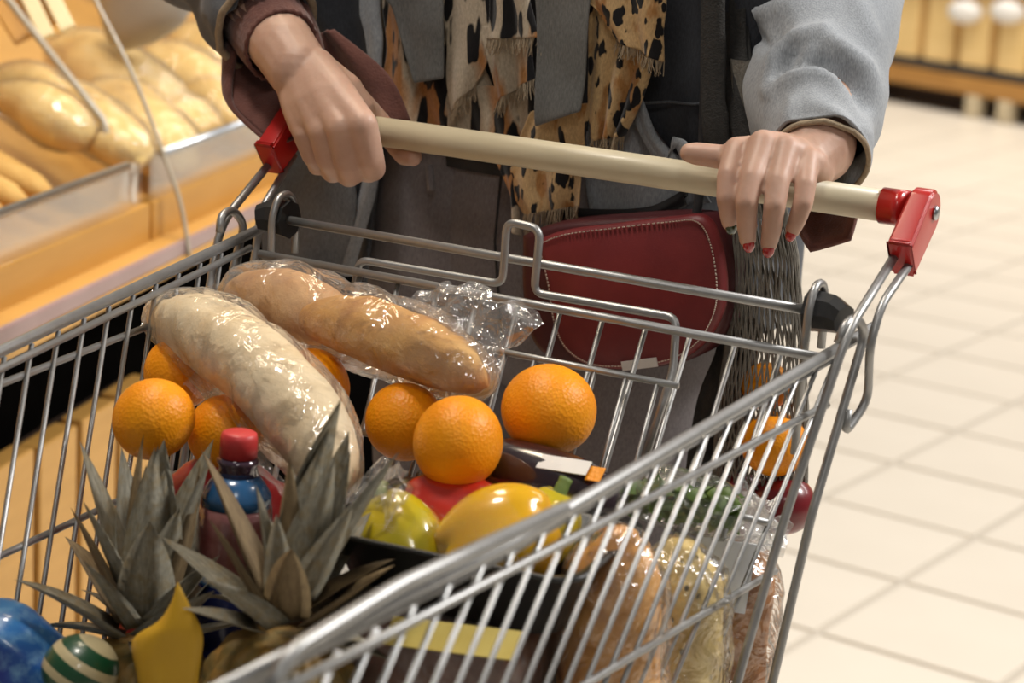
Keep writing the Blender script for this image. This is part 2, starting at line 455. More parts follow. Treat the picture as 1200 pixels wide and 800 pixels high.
def lerp_list(vals, n):
    out = []
    for a, b in zip(vals, vals[1:]):
        for k in range(n):
            t = k/n; t = t*t*(3-2*t); out.append(a+(b-a)*t)
    out.append(vals[-1]); return out
def loft(bm, pts, ra, rb, up, n=36, sub=6, wr=None, cap0=False, cap1=False, full=True):
    P = catmull([V(p) for p in pts], sub); RA = lerp_list(ra, sub); RB = lerp_list(rb, sub)
    rings = []; m_ = len(P)
    for i, p in enumerate(P):
        t = (P[min(i+1, m_-1)]-P[max(i-1, 0)]).normalized()
        v = (V(up) - t*V(up).dot(t)).normalized(); u = v.cross(t)
        ring = []
        for k in range(n):
            a = 2*pi*k/n
            q = p + u*cos(a)*RA[i] + v*sin(a)*RB[i]
            if wr: q = q + (q-p).normalized()*wr(i/(m_-1), a, q)
            ring.append(bm.verts.new(q))
        rings.append(ring)
    for a, b in zip(rings, rings[1:]):
        for k in range(n): bm.faces.new((a[k], a[(k+1) % n], b[(k+1) % n], b[k]))
    if cap0: bm.faces.new(rings[0][::-1])
    if cap1: bm.faces.new(rings[-1])
    return rings
def fbm(q, s): return noise.fractal(V(q)*s, 1.0, 2.0, 3)

# ------------------------------------------------------------------ setting
def struct(o): o['kind'] = 'structure'; return o
bm = bmesh.new()
vs = [bm.verts.new(p) for p in ((-7, -4, -.004), (7, -4, -.004), (7, 13, -.004), (-7, 13, -.004))]
bm.faces.new(vs)
floor = struct(link('floor', bm, M['floor'], smooth=False))
tme = None; cand = []
ct, st = cos(TYAW), sin(TYAW)
for i in range(-14, 9):
    for j in range(-6, 26):
        c = T0 + V((ct*(i+.5)*TILE - st*(j+.5)*TILE, st*(i+.5)*TILE + ct*(j+.5)*TILE, 0))
        if (c-CAM).dot(FWD) < .5: continue
        x, y, z = proj(c)
        if -150 < x < 1350 and 60 < y < 1000 and z < 8.0 and not (x < 700): cand.append((z, c))
cand.sort(key=lambda a: a[0])
for k, (z, c) in enumerate(cand[:298]):
    if tme is None:
        bm = box(bmesh.new(), (0, 0, 0), (TILE-.015, TILE-.015, .008), None, .0015)
        o = link('tile', bm, M['tile'], floor, smooth=False); tme = o.data
    else:
        o = link('tile', tme, None, floor, smooth=False)
    o.location = c + V((0, 0, -.0035+random.uniform(-.0003, .0003))); o.rotation_euler = (0, 0, TYAW)
bm = bmesh.new(); box(bm, (0, 12.6, 1.6), (13.6, .1, 3.2))
struct(link('wall_back', bm, M['paint'], smooth=False))

# far wooden shelf, top right of the frame
fb = onZ(1040, 118, 0); fe = onZ(1200, 147, 0)
fd = (fe-fb).normalized(); fn = V((fd.y, -fd.x, 0))
if fn.dot(CAM-fb) < 0: fn = -fn
fz = math.atan2(fd.y, fd.x); frot = Matrix.Rotation(fz, 3, 'Z')
L0, L1 = -1.6, 2.6
def F(s, o, z): return fb + fd*s + fn*o + V((0, 0, z))
far = thing('crate_shelf', F(.5, -.4, 0), 'low wooden shelf of pale crates far across the floor at top right', 'shelf')
def fbox(name, s0, s1, o0, o1, z0, z1, mat):
    return mkbox(name, F((s0+s1)/2, (o0+o1)/2, (z0+z1)/2), (s1-s0, abs(o1-o0), z1-z0), mat, far, frot, .006)
zz = lambda px, py: (lambda p: p)(None)
def fplane(px, py, off=0):
    p0 = fb+fn*off; d = ray(px, py); t = (p0-CAM).dot(fn)/d.dot(fn); q = CAM+d*t
    return (q-fb).dot(fd), q.z
zr1 = fplane(1100, 84)[1]; zr0 = fplane(1100, 104)[1]
zd1 = fplane(1100, 72)[1]
fbox('rail', L0, L1, -.05, .03, zr0, zr1-.0, M['wood_rail'])
fbox('shelf_edge', L0, L1, -.85, .0, zr1, zd1, M['dark_shelf'])
fbox('back_panel', L0, L1, -.9, -.85, 0, 1.35, M['wood_rail'])
fbox('shade_board', L0, L1, -.16, -.12, 0, zr0, M['base_dark'])  # added dark board, standing in for shade under the shelf
s_leg = [fplane(1143, 130)[0], fplane(1181, 130)[0], fplane(1010, 130)[0], fplane(950, 130)[0]]
for s in s_leg: fbox('leg', s-.035, s+.035, -.03, .04, 0, zr0, M['leg_paint'])
fbox('top_board', L0, L1, -.85, .05, zd1+.36, zd1+.42, M['wood_joint'])
seams = [fplane(x, 50)[0] for x in (1040, 1081, 1123, 1195)]
step = (seams[2]-seams[0])/2
s = seams[0]-5*step
while s < L1-step:
    fbox('crate_panel', s+.012, s+step-.035, -.07, .0, zd1, zd1+.36, M['wood_back'])
    fbox('divider', s+step-.035, s+step+.012, -.12, -.03, zd1, zd1+.36, M['wood_joint'])
    s += step
for x in (1137, 1187):
    s = fplane(x, 12)[0]
    zc = fplane(x, 14)[1]
    bm = ball(bmesh.new(), F(s, .035, zc), .075, 14, 8, (1.1, .5, .7))
    link('label_tab', bm, M['white'], far)

# ------------------------------------------------------------------ bakery display on the left
DA = radians(-15.2)
dd = V((sin(DA), cos(DA), 0)); dn = V((cos(DA), -sin(DA), 0))     # along, outward to the aisle
D0 = at(170, 288, 2.62); D0 = V((D0.x, D0.y, 0))
drot = Matrix((dd, -dn, V((0, 0, 1)))).transposed()               # local x along, y inward
def D(s, o, z): return D0 + dd*s + dn*o + V((0, 0, z))
def dpl(px, py, off=0):
    p0 = D0+dn*off; d = ray(px, py); t = (p0-CAM).dot(dn)/d.dot(dn); q = CAM+d*t
    return (q-D0).dot(dd), q.z
def dpz(px, py, z):
    q = onZ(px, py, z); return (q-D0).dot(dd), (q-D0).dot(dn)
S0, S1 = -1.3, 2.4
bak = thing('bakery_counter', D(.3, -.4, 0), 'honey coloured wooden bakery counter with lilac price strip along its ledge', 'counter')
def dbox(name, s0, s1, o0, o1, z0, z1, mat, par=None, bev=.003):
    return mkbox(name, D((s0+s1)/2, (o0+o1)/2, (z0+z1)/2), (s1-s0, abs(o1-o0), z1-z0), mat, par or bak, drot, bev)
ss, z_top = dpl(100, 270); _, z_bot = dpl(60, 346)
s_seam, _ = dpl(178, 258)
# upper front boards (seam between the two)
for a, b in ((S0, s_seam-.004), (s_seam+.004, s_seam+1.05), (s_seam+1.06, S1)):
    dbox('front_board', a, b, -.022, 0, z_bot, z_top, M['wood'])
dbox('seam_strip', s_seam-.004, s_seam+.004, -.02, -.004, z_bot, z_top-.002, M['wood_rail'])
LO = .03
za = dpl(60, 357, LO+.004)[1]
dbox('ledge', S0, S1, -.02, LO, za, z_bot, M['wood_light'])
za = dpl(60, 357, LO+.004)[1]; zb = dpl(60, 378, LO+.004)[1]; zc_ = dpl(60, 394, LO)[1]
dbox('price_strip', S0, S1, LO-.004, LO+.004, zb, za, M['strip'])
dbox('ledge_lip', S0, S1, LO-.02, LO+.006, zc_, zb, M['wood_light'])
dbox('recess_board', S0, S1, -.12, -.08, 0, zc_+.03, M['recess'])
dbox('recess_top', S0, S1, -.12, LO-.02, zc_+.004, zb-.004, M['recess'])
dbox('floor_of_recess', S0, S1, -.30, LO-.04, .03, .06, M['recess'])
dbox('body_back', S0, S1, -.95, -.9, 0, 1.5, M['wood_rail'])
# lower wooden panels seen through the lattice
PO = -.03
_, zp = dpl(60, 514, PO)
ps = [dpl(45, 532, PO)[0], dpl(95, 498, PO)[0]]
w_p = ps[1]-ps[0]
s = ps[0]-6*w_p; k = 0
while s < dpl(150, 470, PO)[0]:
    dbox('panel', s+.006, s+w_p-.010, PO-.03, PO, .06, zp+random.uniform(-.004, .004), M['wood_light']); s += w_p
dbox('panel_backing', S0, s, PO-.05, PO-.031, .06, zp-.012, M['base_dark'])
# sloping trays
def tray_z(o): return z_top-.035+(-o)*.30
bm = bmesh.new()
q = [D(S0, -.02, tray_z(.02)), D(S1, -.02, tray_z(.02)), D(S1, -.9, tray_z(-.9)), D(S0, -.9, tray_z(-.9))]
vv = [bm.verts.new(p) for p in q]+[bm.verts.new(p-V((0, 0, .02))) for p in q]
for f in ((0, 1, 2, 3), (7, 6, 5, 4), (0, 4, 5, 1), (1, 5, 6, 2), (2, 6, 7, 3), (3, 7, 4, 0)): bm.faces.new([vv[i] for i in f])
link('tray_board', bm, M['wood_light'], bak, smooth=False)
# clear bin sides and front lips
def bin_front(s0, s1, label, guard=False):
    b = thing('acrylic_bin', D((s0+s1)/2, -.1, z_top), label, 'bin')
    h = .055
    dbox('front_pane', s0, s1, -.012, -.006, z_top-.01, z_top+h, M['acrylic'], b, 0)
    wire('front_rail', [D(s0+.02, -.004, z_top+h), D(s1-.05, -.004, z_top+h)], .006, M['steel'], b)
    bm = bmesh.new()
    for sx in (s1,):
        vs = []
        for dx in (-.003, .003):
            vs.append([bm.verts.new(D(sx+dx, o, z)) for o, z in ((-.01, z_top-.02), (-.06, z_top+.10), (-.45, z_top+.52), (-.85, z_top+.75), (-.85, tray_z(-.85)))])
        bm.faces.new(vs[0]); bm.faces.new(vs[1][::-1])
        for i in range(5): bm.faces.new((vs[0][i], vs[0][(i+1) % 5], vs[1][(i+1) % 5], vs[1][i]))
    link('side_pane', bm, M['acrylic'], b, smooth=False)
    if guard:
        sg = s1+.05; pts = []
        for px, py in ((100, -40), (112, 0), (140, 55), (165, 110), (195, 190), (212, 240), (222, 300)):
            d = ray(px, py); p0 = D(sg, 0, 0); t = (p0-CAM).dot(dd)/d.dot(dd); pts.append(CAM+d*t)
        wire('guard_edge', catmull(pts, 5), .0028, M['acrylic_edge'], b, sides=6)
        bm = bmesh.new(); back = pts[::-1][:5]; bk_ = [V((p.x, p.y, p.z))-dn*.45 for p in back]
        vs = [bm.verts.new(p) for p in pts[::-1][:5][::-1]+bk_]
        bm.faces.new(vs); o = link('guard_pane', bm, M['acrylic'], b, smooth=False); ev(o, ('SOLIDIFY', dict(thickness=.003))); o.data.polygons.foreach_set('use_smooth', [False]*len(o.data.polygons))
    wire('pane_edge', [D(s1, o, z) for o, z in ((-.008, z_top-.02), (-.058, z_top+.10), (-.448, z_top+.52), (-.85, z_top+.755))], .0045, M['acrylic_edge'], b, sides=6)
    return b
b1 = bin_front(-1.0, s_seam-.02, 'clear acrylic bread bin nearest the cart, holding baguettes', True)
b2 = bin_front(s_seam+.02, s_seam+1.0, 'clear acrylic bread bin behind the first, holding wrapped pale loaves')

def bread_obj(name, pts, r, mat, label, cat='bread', group=None, flat=.75, wrin=.10, up=(0, 0, 1), scores=0, groove=None, pw=3.2):
    t_ = catmull([V(p) for p in pts], 5); n = len(t_)
    prof = [max(.04, min(1, (1-abs(2*i/(n-1)-1)**pw))**.6) for i in range(n)]
    bm = bmesh.new(); rings = []
    for i, p in enumerate(t_):
        t = (t_[min(i+1, n-1)]-t_[max(i-1, 0)]).normalized()
        v = (V(up)-t*V(up).dot(t)).normalized(); u = v.cross(t)
        ring = []
        for k in range(24):
            a = 2*pi*k/24
            q = p + (u*cos(a)+v*sin(a)*flat)*r*prof[i]
            d = 1+wrin*fbm(q, 18)
            if scores and sin(a) > .2:
                ph = (i/(n-1))*scores*2*pi + a*1.2
                d -= .13*max(0, sin(ph))**6*sin(a)
            if groove is not None:
                da = (a-groove+pi) % (2*pi)-pi; d -= .16*math.exp(-(da/.16)**2)*min(1, 8*i/n)
            ring.append(bm.verts.new(p+(q-p)*d))
        rings.append(ring)
    for a, b in zip(rings, rings[1:]):
        for k in range(24): bm.faces.new((a[k], a[(k+1) % 24], b[(k+1) % 24], b[k]))
    bm.faces.new(rings[0][::-1]); bm.faces.new(rings[-1])
    o = link(name, bm, mat); 
    recentre(o)
    if label: tag(o, label, cat, group)
    return o
def hull_film(name, pts, parent, mat, voxel=.006, amp=.003, freq=45, infl=.003):
    bm = bmesh.new()
    for p in pts: bm.verts.new(p)
    r = bmesh.ops.convex_hull(bm, input=bm.verts)
    bmesh.ops.delete(bm, geom=list({g for g in r['geom_interior'] if isinstance(g, bmesh.types.BMVert)}), context='VERTS')
    o = link(name, bm, mat)
    ev(o, ('REMESH', dict(mode='VOXEL', voxel_size=voxel)), ('SMOOTH', dict(factor=.5, iterations=6)))
    me = o.data
    if not me.materials: me.materials.append(mat)
    nr = [v.normal.copy() for v in me.vertices]
    for v, n in zip(me.vertices, nr):
        v.co += n*(infl + amp*(1-2*abs(noise.noise(v.co*freq))) )
    if parent: o.parent = parent; o.matrix_parent_inverse = Matrix.Translation(-parent.location)
    return o
def pts_of(*objs):
    out = []
    for o in objs:
        out += [o.location+v.co for v in o.data.vertices]
    return out
def sheet_film(name, edge0, edge1, parent, mat, nu=14, nv=10, amp=.006, freq=60, back=None):
    bm = bmesh.new(); g = []
    for i in range(nu+1):
        row = []
        for j in range(nv+1):
            u, v = i/nu, j/nv
            e0 = catmull([V(p) for p in edge0], 8); e1 = catmull([V(p) for p in edge1], 8)
            a = e0[min(int(v*(len(e0)-1)), len(e0)-1)]; b = e1[min(int(v*(len(e1)-1)), len(e1)-1)]
            p = a.lerp(b, u)
            w = sin(pi*min(1, u*1.2+.1))
            nz = V((noise.noise(p*freq), noise.noise(p*freq+V((9, 3, 1))), noise.noise(p*freq+V((2, 8, 5)))))
            row.append(bm.verts.new(p+nz*amp*(.4+u)))
        g.append(row)
    for i in range(nu):
        for j in range(nv): bm.faces.new((g[i][j], g[i+1][j], g[i+1][j+1], g[i][j+1]))
    bmesh.ops.triangulate(bm, faces=bm.faces)
    o = link(name, bm, mat, parent, smooth=False)
    return o

# baguettes in the near bin: they lie across the tray, front ends at the lip
k = 0
for s in [s_seam-.04-.065*i for i in range(1, 13)]:
    o1, o2 = -.07, -.62
    pts = [D(s, o1, tray_z(o1)+.026), D(s+random.uniform(-.01, .01), (o1+o2)/2, tray_z((o1+o2)/2)+.030), D(s+random.uniform(-.01, .01), o2, tray_z(o2)+.026)]
    k += 1
    bread_obj('baguette', pts, .029, M['stick_bread'], 'golden baguette lying in a row in the nearest acrylic bin', 'bread', 'baguettes in the nearest bin', flat=.85, scores=7)
# wrapped pale loaves
def wrapped(pts, r, label, grp=None):
    lo = bread_obj('wrapped_loaf', pts, r, M['shelf_bread'], label, 'bread', grp, flat=.72, wrin=.12, scores=4)
    f = hull_film('film', pts_of(lo), lo, M['film'], .012, .004, 28, .004)
    return lo
def tp(px, py, z): return onZ(px, py, z)
zt = lambda o: tray_z(o)
def dspot(px, py, lift):
    # a point lying on the sloping tray, found by marching the ray down to it
    d = ray(px, py); t = 1.5
    while t < 6:
        q = CAM+d*t; o = (q-D0).dot(dn)
        if q.z < tray_z(o)+lift: break
        t += .004
    return q
labs = ['large pale loaf in clear film, leftmost behind the near acrylic pane',
        'pale wrapped loaf in the second bin beside the largest one',
        'pale wrapped loaf with bright glints near the front of the second bin',
        'pale wrapped loaf at the back of the second bin by the grey hood',
        'golden wrapped loaf highest in the second bin beside the denim sleeve',
        'pale wrapped loaf lying at the front edge of the second bin by the sleeve cuff']
for lab, (p0, p1, r) in zip(labs, (((70, 55), (215, 150), .062), ((120, 110), (210, 200), .055), ((175, 130), (250, 170), .05),
                                   ((170, 70), (270, 130), .058), ((200, 45), (300, 95), .05), ((215, 110), (320, 165), .05))):
    a = dspot(*p0, r*.75); b = dspot(*p1, r*.75); wrapped([a, (a+b)/2+V((0, 0, .012)), b], r, lab)
for lab, (p0, p1, r) in zip(('yellow wrapped loaf heaped on the baguettes behind the near acrylic pane', 'pale wrapped loaf leaning against the near acrylic pane'),
                            (((5, 95), (95, 165), .048), ((60, 110), (165, 190), .042))):
    a = dspot(*p0, .055+r*.75); b = dspot(*p1, .055+r*.75); wrapped([a, (a+b)/2+V((0, 0, .01)), b], r, lab)
# price holder with two cream strips, grey hood
ph = thing('price_holder', at(45, 20, 2.75), 'wooden price holder with two cream strips at the top left corner', 'sign')
r0 = at(20, -30, 2.72)
for k in (0, 1):
    a = at(16+k*26, -40, 2.74); b = at(56+k*24, 44-k*9, 2.70)
    mid = (a+b)/2; ax = (b-a); bm = bmesh.new()
    xx = ax.normalized(); yy = (RGT-xx*RGT.dot(xx)).normalized()
    box(bm, mid, (.020, ax.length, .010), Matrix((yy, xx, yy.cross(xx))).transposed(), .002)
    link('cream_strip', bm, M['cream'], ph, smooth=False)
a = at(0, -40, 2.76); b = at(48, 36, 2.72); xx = (b-a).normalized(); yy = (RGT-xx*RGT.dot(xx)).normalized()
bm = bmesh.new(); box(bm, (a+b)/2+yy*.0, (.075, (b-a).length, .014), Matrix((yy, xx, yy.cross(xx))).transposed(), .003)
link('holder_board', bm, M['wood'], ph, smooth=False)
hood = bread_obj('plastic_hood', [at(150, -60, 2.95), at(170, -10, 2.95), at(178, 50, 2.93)], .085, M['grey_hood'], 'grey plastic scoop hood standing above the wrapped loaves', 'scoop', flat=.35, wrin=.0, up=(0, -1, 0))

# ------------------------------------------------------------------ shopping cart
cart = thing('shopping_cart', (0, -.3, 0), 'steel wire shopping cart with beige handle bar and red end caps', 'cart')
RH = lambda y: .917 + (y+.1)*.085                    # rim height
def hw(y, z): return .25 + (y+.09)*.075 - (.91-z)*.14
ZB = .50; YF = -.92
HB = .0118
bm = bmesh.new(); tube(bm, [V((-.266, 0, 1)), V((.247, 0, 1))], HB, 24)
link('handle_bar', bm, M['handle'], cart)
# red end brackets
for sx in (-1, 1):
    X = sx*.268
    bm = bmesh.new()
    down = V((0, -.80, -.60)).normalized(); side = V((1, 0, 0)); nrm = side.cross(down)
    prof = []
    for k in range(9):
        a = -pi/2+pi*k/8; prof.append((sin(a)*.0165, -cos(a)*.0165))
    prof += [(.014, .045), (.0165, .0455), (.0165, .0485), (-.0165, .0485), (-.0165, .0455), (-.014, .045)]
    lay = []
    for dx in (-.0085, .0085):
        lay.append([bm.verts.new(V((X+dx*(1 if abs(q[1]) < .04 else 1.1), 0, 1))+nrm*q[0]+down*q[1]) for q in prof])
    n = len(prof)
    bm.faces.new(lay[0]); bm.faces.new(lay[1][::-1])
    for i in range(n): bm.faces.new((lay[0][i], lay[0][(i+1) % n], lay[1][(i+1) % n], lay[1][i]))
    bmesh.ops.recalc_face_normals(bm, faces=bm.faces)
    es = [e for e in bm.edges if len(e.link_faces) == 2 and e.calc_face_angle(0) > .8]
    bmesh.ops.bevel(bm, geom=es, offset=.0022, segments=3, affect='EDGES')
    tube(bm, [V((X-sx*.030, 0, 1)), V((X-sx*.004, 0, 1))], HB*1.12, 24)
    br = link('handle_bracket', bm, M['red_plastic'], cart)
    br['label'] = 'red plastic end bracket'
    md = br.modifiers.new('w', 'WEIGHTED_NORMAL')
    bm = bmesh.new(); tube(bm, [V((X+sx*.009, 0, 1.0)), V((X+sx*.0112, 0, 1.0))], [.0055, .0048], 16)
    link('bolt', bm, M['steel'], br)
def mir(pts, sx): return [V((p[0]*sx, p[1], p[2])) for p in pts]
for sx in (-1, 1):
    # front post: bracket -> rim -> slanting down to chassis
    wire('handle_post', mir(([(.263, -.030, .976), (.262, -.118, .934)] if sx > 0 else [(.272, -.020, .973), (.270, -.099, .926), (.265, -.118, .88)])+[(.246, -.161, .813), (.236, -.198, .70), (.215, -.33, .28)], sx), .0034, M['chrome'], cart, .02)
    wire('rear_hook', mir([(.262, -.010, .972), (.260, -.059, .932), (.258, -.067, .897), (.258, -.079, .862), (.256, -.10, .85), (.256, -.10, .87)] if sx < 0 else [(.273, -.022, .972), (.271, -.080, .947), (.270, -.094, .920), (.268, -.079, .878), (.262, -.104, .858), (.262, -.101, .875)], sx), .0032, M['chrome'], cart, .012)
    col = [onX(982, 402, .256), onX(990, 380, .258), onX(1004, 371, .260), onX(1014, 390, .261), onX(952, 600, .255), onX(905, 800, .245), V((.24, -.27, .22))]
    wire('rear_post', mir(col, sx), .0034, M['chrome'], cart, .010)
    # rim: thick wire plus a second one along it
    wire('rim_rail', mir([(.256, -.045, RH(-.045)), (hw(-.5, .89), -.5, RH(-.5)), (hw(YF, .84)-.03, YF+.02, RH(YF))], sx), .0042, M['chrome'], cart)
    wire('rim_wire', mir([(.247, -.09, RH(-.09)-.009), (hw(-.5, .88)-.004, -.5, RH(-.5)-.009), (hw(YF, .83)-.034, YF+.02, RH(YF)-.009)], sx), .0028, M['chrome'], cart)
    wire('bumper_wire', mir([(hw(-.45, .9), -.45, RH(-.45)+.002), (hw(-.60, .9)-.004, -.60, RH(-.6)+.012), (hw(-.685, .88)-.002, -.685, RH(-.685)+.010), (hw(-.70, .88)-.002, -.70, RH(-.70)-.006)], sx), .0042, M['chrome'], cart, .012)
    # horizontals
    for z, dz in ((.876, .03), (.757, .0), (.66, 0), (.575, 0)):
        y0 = -.085-.45*(.917-z); y1 = YF+.04+.10*(.9-z)
        y0 = y0 if z != .757 else -.125
        zf = z - dz*(.6)
        wire('side_rail', [V((sx*(hw(y, zz_)+.003), y, zz_)) for y, zz_ in ((y0, z), ((y0+y1)/2, (z+zf)/2), (y1, zf))], .0026, M['chrome'], cart)
    wire('side_rail', [V((sx*hw(y, ZB), y, ZB)) for y in (-.28, YF+.1)], .0034, M['chrome'], cart)
    # uprights
    for i in range(26):
        y = -.098-.0305*i; zt_ = RH(y)-.004; yb = y-.45*(zt_-ZB)
        if yb < YF+.09: zb = zt_-(y-(YF+.09))/.45 if y > YF+.09 else zt_-.02
        else: zb = ZB
        if zb > zt_-.03: continue
        yb = y-.45*(zt_-zb)
        wire('side_wire', [V((sx*hw(y, zt_), y, zt_)), V((sx*hw(yb, zb), yb, zb))], .0019, M['chrome'], cart, sides=6)
    # black pivot block and the loops beside it
    bk = V((sx*.228, -.078, .934))
    bm = bmesh.new()
    tube(bm, [bk+V((-sx*.010, 0, 0)), bk+V((sx*.008, 0, 0)), bk+V((sx*.018, -.004, -.002))], [.0155, .0135, .0105], 8)
    pb = link('pivot_block', bm, M['black_plastic'], cart, smooth=False); pb['label'] = 'black plastic pivot block'
    wire('pivot_loop', [bk+V((-sx*.004, -.017, -.10)), bk+V((-sx*.004, -.0165, .004)), bk+V((-sx*.004, -.008, .0195)), bk+V((-sx*.004, .008, .0195)), bk+V((-sx*.004, .0165, .004)), bk+V((-sx*.004, .017, -.03))], .0031, M['chrome'], cart, .009)
# gate
wire('pivot_rod', [V((-.224, -.08, .934)), V((.224, -.08, .934))], .0036, M['chrome'], cart)
wire('gate_top_bar', [V((-.232, -.098, .9075)), V((.243, -.108, .9095))], .0034, M['chrome'], cart)
zg = lambda z: -.10-.45*(.907-z)
xs = [-.208+.0347*i for i in range(13)]
for x in xs:
    wire('gate_wire', [V((x, zg(.907)+.003, .907)), V((x*.86, zg(ZB), ZB))], .0022, M['chrome'], cart, sides=6)
for z in (.80, .69, .58): wire('gate_rail', [V((-hw(zg(z), z), zg(z)-.004, z)), V((hw(zg(z), z), zg(z)-.004, z))], .0026, M['chrome'], cart)
lp = [(414, 345), (421, 304), (589, 333), (594, 259), (633, 268), (626, 343), (793, 372), (797, 430), (783, 540)]
lp = [onY(*q, -.092) for q in lp]; lp[-1].y -= .05; lp[-2].y -= .012
wire('seat_loop', lp, .0031, M['chrome'], cart, .0085)
fl = [onY(480, 391, -.125), onY(795, 452, -.125)]
wire('seat_flap_bar', fl, .0026, M['chrome'], cart)
for k in range(9):
    t = (k+.35)/9; a = fl[0].lerp(fl[1], t)
    wire('seat_flap_wire', [a, a+V((-.004, -.06, -.14))], .0019, M['chrome'], cart, sides=6)
wire('seat_flap_bar', [fl[0]+V((-.004, -.06, -.14)), fl[1]+V((-.004, -.06, -.14))], .0026, M['chrome'], cart)
# basket floor, front
for i in range(12):
    x = -.165+.03*i
    wire('floor_wire', [V((x, zg(ZB), ZB)), V((x*.8, YF+.1, ZB))], .0022, M['chrome'], cart, sides=6)
    wire('front_wire', [V((x*.8, YF+.1, ZB)), V((x*.92, YF+.02, RH(YF)))], .0022, M['chrome'], cart, sides=6)
for i in range(7):
    y = -.30-.08*i; wire('floor_rail', [V((-hw(y, ZB), y, ZB-.003)), V((hw(y, ZB), y, ZB-.003))], .0026, M['chrome'], cart, sides=6)
for z in (RH(YF), .7, ZB):
    y = YF+.02+.08*(RH(YF)-z)/.35
    w_ = (hw(YF, .84)-.03) if z > .8 else hw(y, z)
    wire('front_rail', [V((-w_, y, z)), V((w_, y, z))], .0036, M['chrome'], cart)
# chassis and castors
for sx in (-1, 1):
    wire('chassis_rail', mir([(.24, -.33, .225), (.235, -.20, .18), (.235, .02, .165)], sx), .009, M['chrome'], cart, .04)
    wire('chassis_rail', mir([(.235, -.25, .18), (.15, -.86, .165)], sx), .009, M['chrome'], cart)
    wire('basket_strut', mir([(.19, -.33, .22), (.165, -.45, ZB)], sx), .006, M['chrome'], cart)
    for x, y in ((.235, .0), (.15, -.84)):
        bm = bmesh.new(); tube(bm, [V((sx*x-.014, y, .0615)), V((sx*x+.014, y, .0615))], .0615, 28)
        w_ = link('castor_wheel', bm, M['rubber'], cart)
        bm = bmesh.new(); box(bm, (sx*x-.02, y, .105), (.004, .035, .11)); box(bm, (sx*x+.02, y, .105), (.004, .035, .11)); box(bm, (sx*x, y, .160), (.044, .035, .006))
        link('castor_fork', bm, M['steel'], w_, smooth=False)
wire('chassis_bar', [V((-.15, -.84, .165)), V((.15, -.84, .165))], .008, M['chrome'], cart)

# ------------------------------------------------------------------ goods in the cart
def orange(c, r, label, k):
    bm = bmesh.new(); ball(bm, (0, 0, 0), r, 36, 24, (1, 1, .95), Matrix.Rotation(k*.9, 3, 'X') @ Matrix.Rotation(k*1.7, 3, 'Y'))
    for v in bm.verts: v.co *= 1+.018*noise.noise(v.co*28+V((k*3, 0, 0)))
    o = link('orange', bm, M['orange']); o.location = c
    bm = bmesh.new(); d = Matrix.Rotation(k*.9, 3, 'X') @ Matrix.Rotation(k*1.7, 3, 'Y') @ V((0, 0, 1))
    tube(bm, [d*r*.93, d*r*.965], [.0028, .0022], 8)
    link('stem_scar', bm, M['pepper_stem'], o)
    return tag(o, label, 'orange', 'oranges in the cart')
orange(onY(643, 480, -.175), .0337, 'large orange on the right, in front of the wire seat flap', 0)
orange(onY(537, 518, -.255), .0317, 'orange in the middle, under the golden roll and above the peppers', 1)
orange(onY(474, 494, -.195), .0285, 'shaded orange in the gap under the golden roll', 2)
orange(onY(366, 454, -.19), .0290, 'orange peeking out between the pale baguette and the golden roll', 3)
orange(onY(180, 491, -.325), .0290, 'leftmost orange, beside the lattice above the first pineapple crown', 4)
orange(onY(264, 507, -.272), .0272, 'orange half hidden behind the red bottle cap', 5)
orange(onY(210, 437, -.235), .0270, 'orange almost hidden under the end of the pale baguette', 6)

# pale baguette in film
bg_pts = [onY(186, 372, -.20), onY(255, 395, -.235), onY(345, 475, -.275), onY(402, 575, -.315)]
bg1 = bread_obj('pale_baguette', bg_pts, .0305, M['pale_bread'], 'pale floury baguette in clear film lying slantwise across the cart', 'bread', flat=.9, wrin=.08, groove=1.75)
hull_film('film_bag', pts_of(bg1), bg1, M['film'], .005, .0035, 34, .003)
e0 = [onY(395, 590, -.32), onY(425, 560, -.315), onY(445, 540, -.31)]
e1 = [onY(420, 640, -.35), onY(470, 600, -.34), onY(482, 545, -.33)]
sheet_film('film_tail', e0, e1, bg1, M['film_loose'], 16, 12, .008, 75)
e0 = [onY(182, 352, -.205), onY(172, 372, -.205), onY(185, 395, -.21)]
e1 = [onY(205, 335, -.19), onY(166, 360, -.20), onY(176, 405, -.22)]
sheet_film('film_tail', e0, e1, bg1, M['film_loose'], 8, 10, .006, 75)
e0 = [onY(230, 430, -.25), onY(270, 470, -.27), onY(330, 560, -.31), onY(370, 600, -.33)]
e1 = [onY(222, 450, -.255), onY(270, 500, -.275), onY(310, 560, -.32), onY(360, 625, -.34)]
sheet_film('film_tail', e0, e1, bg1, M['film_loose'], 8, 16, .006, 75)

# golden rolls in one bag
gr_pts = [onY(352, 372, -.165), onY(425, 386, -.17), onY(500, 412, -.175), onY(572, 452, -.185)]
gr1 = bread_obj('golden_roll', gr_pts, .0285, M['gold_bread'], 'golden crusty bread roll in a clear film bag under the seat bars', 'bread', flat=.85, wrin=.16, scores=4, pw=2.2)
gr2 = bread_obj('golden_roll', [onY(268, 345, -.14), onY(330, 352, -.145), onY(365, 366, -.148), onY(402, 382, -.15)], .0275, M['tan_bread'],
                'tan bread roll behind the golden one, at the left end of its film bag', 'bread', flat=.9, wrin=.08)
fb_ = hull_film('film_bag', pts_of(gr1, gr2), gr1, M['film'], .005, .0045, 30, .004)
e0 = [onY(470, 352, -.16), onY(520, 385, -.17), onY(565, 425, -.18), onY(575, 450, -.185)]
e1 = [onY(515, 335, -.14), onY(585, 345, -.15), onY(625, 362, -.15), onY(600, 415, -.165)]
sheet_film('film_tail', e0, e1, gr1, M['film_loose'], 18, 18, .011, 70)
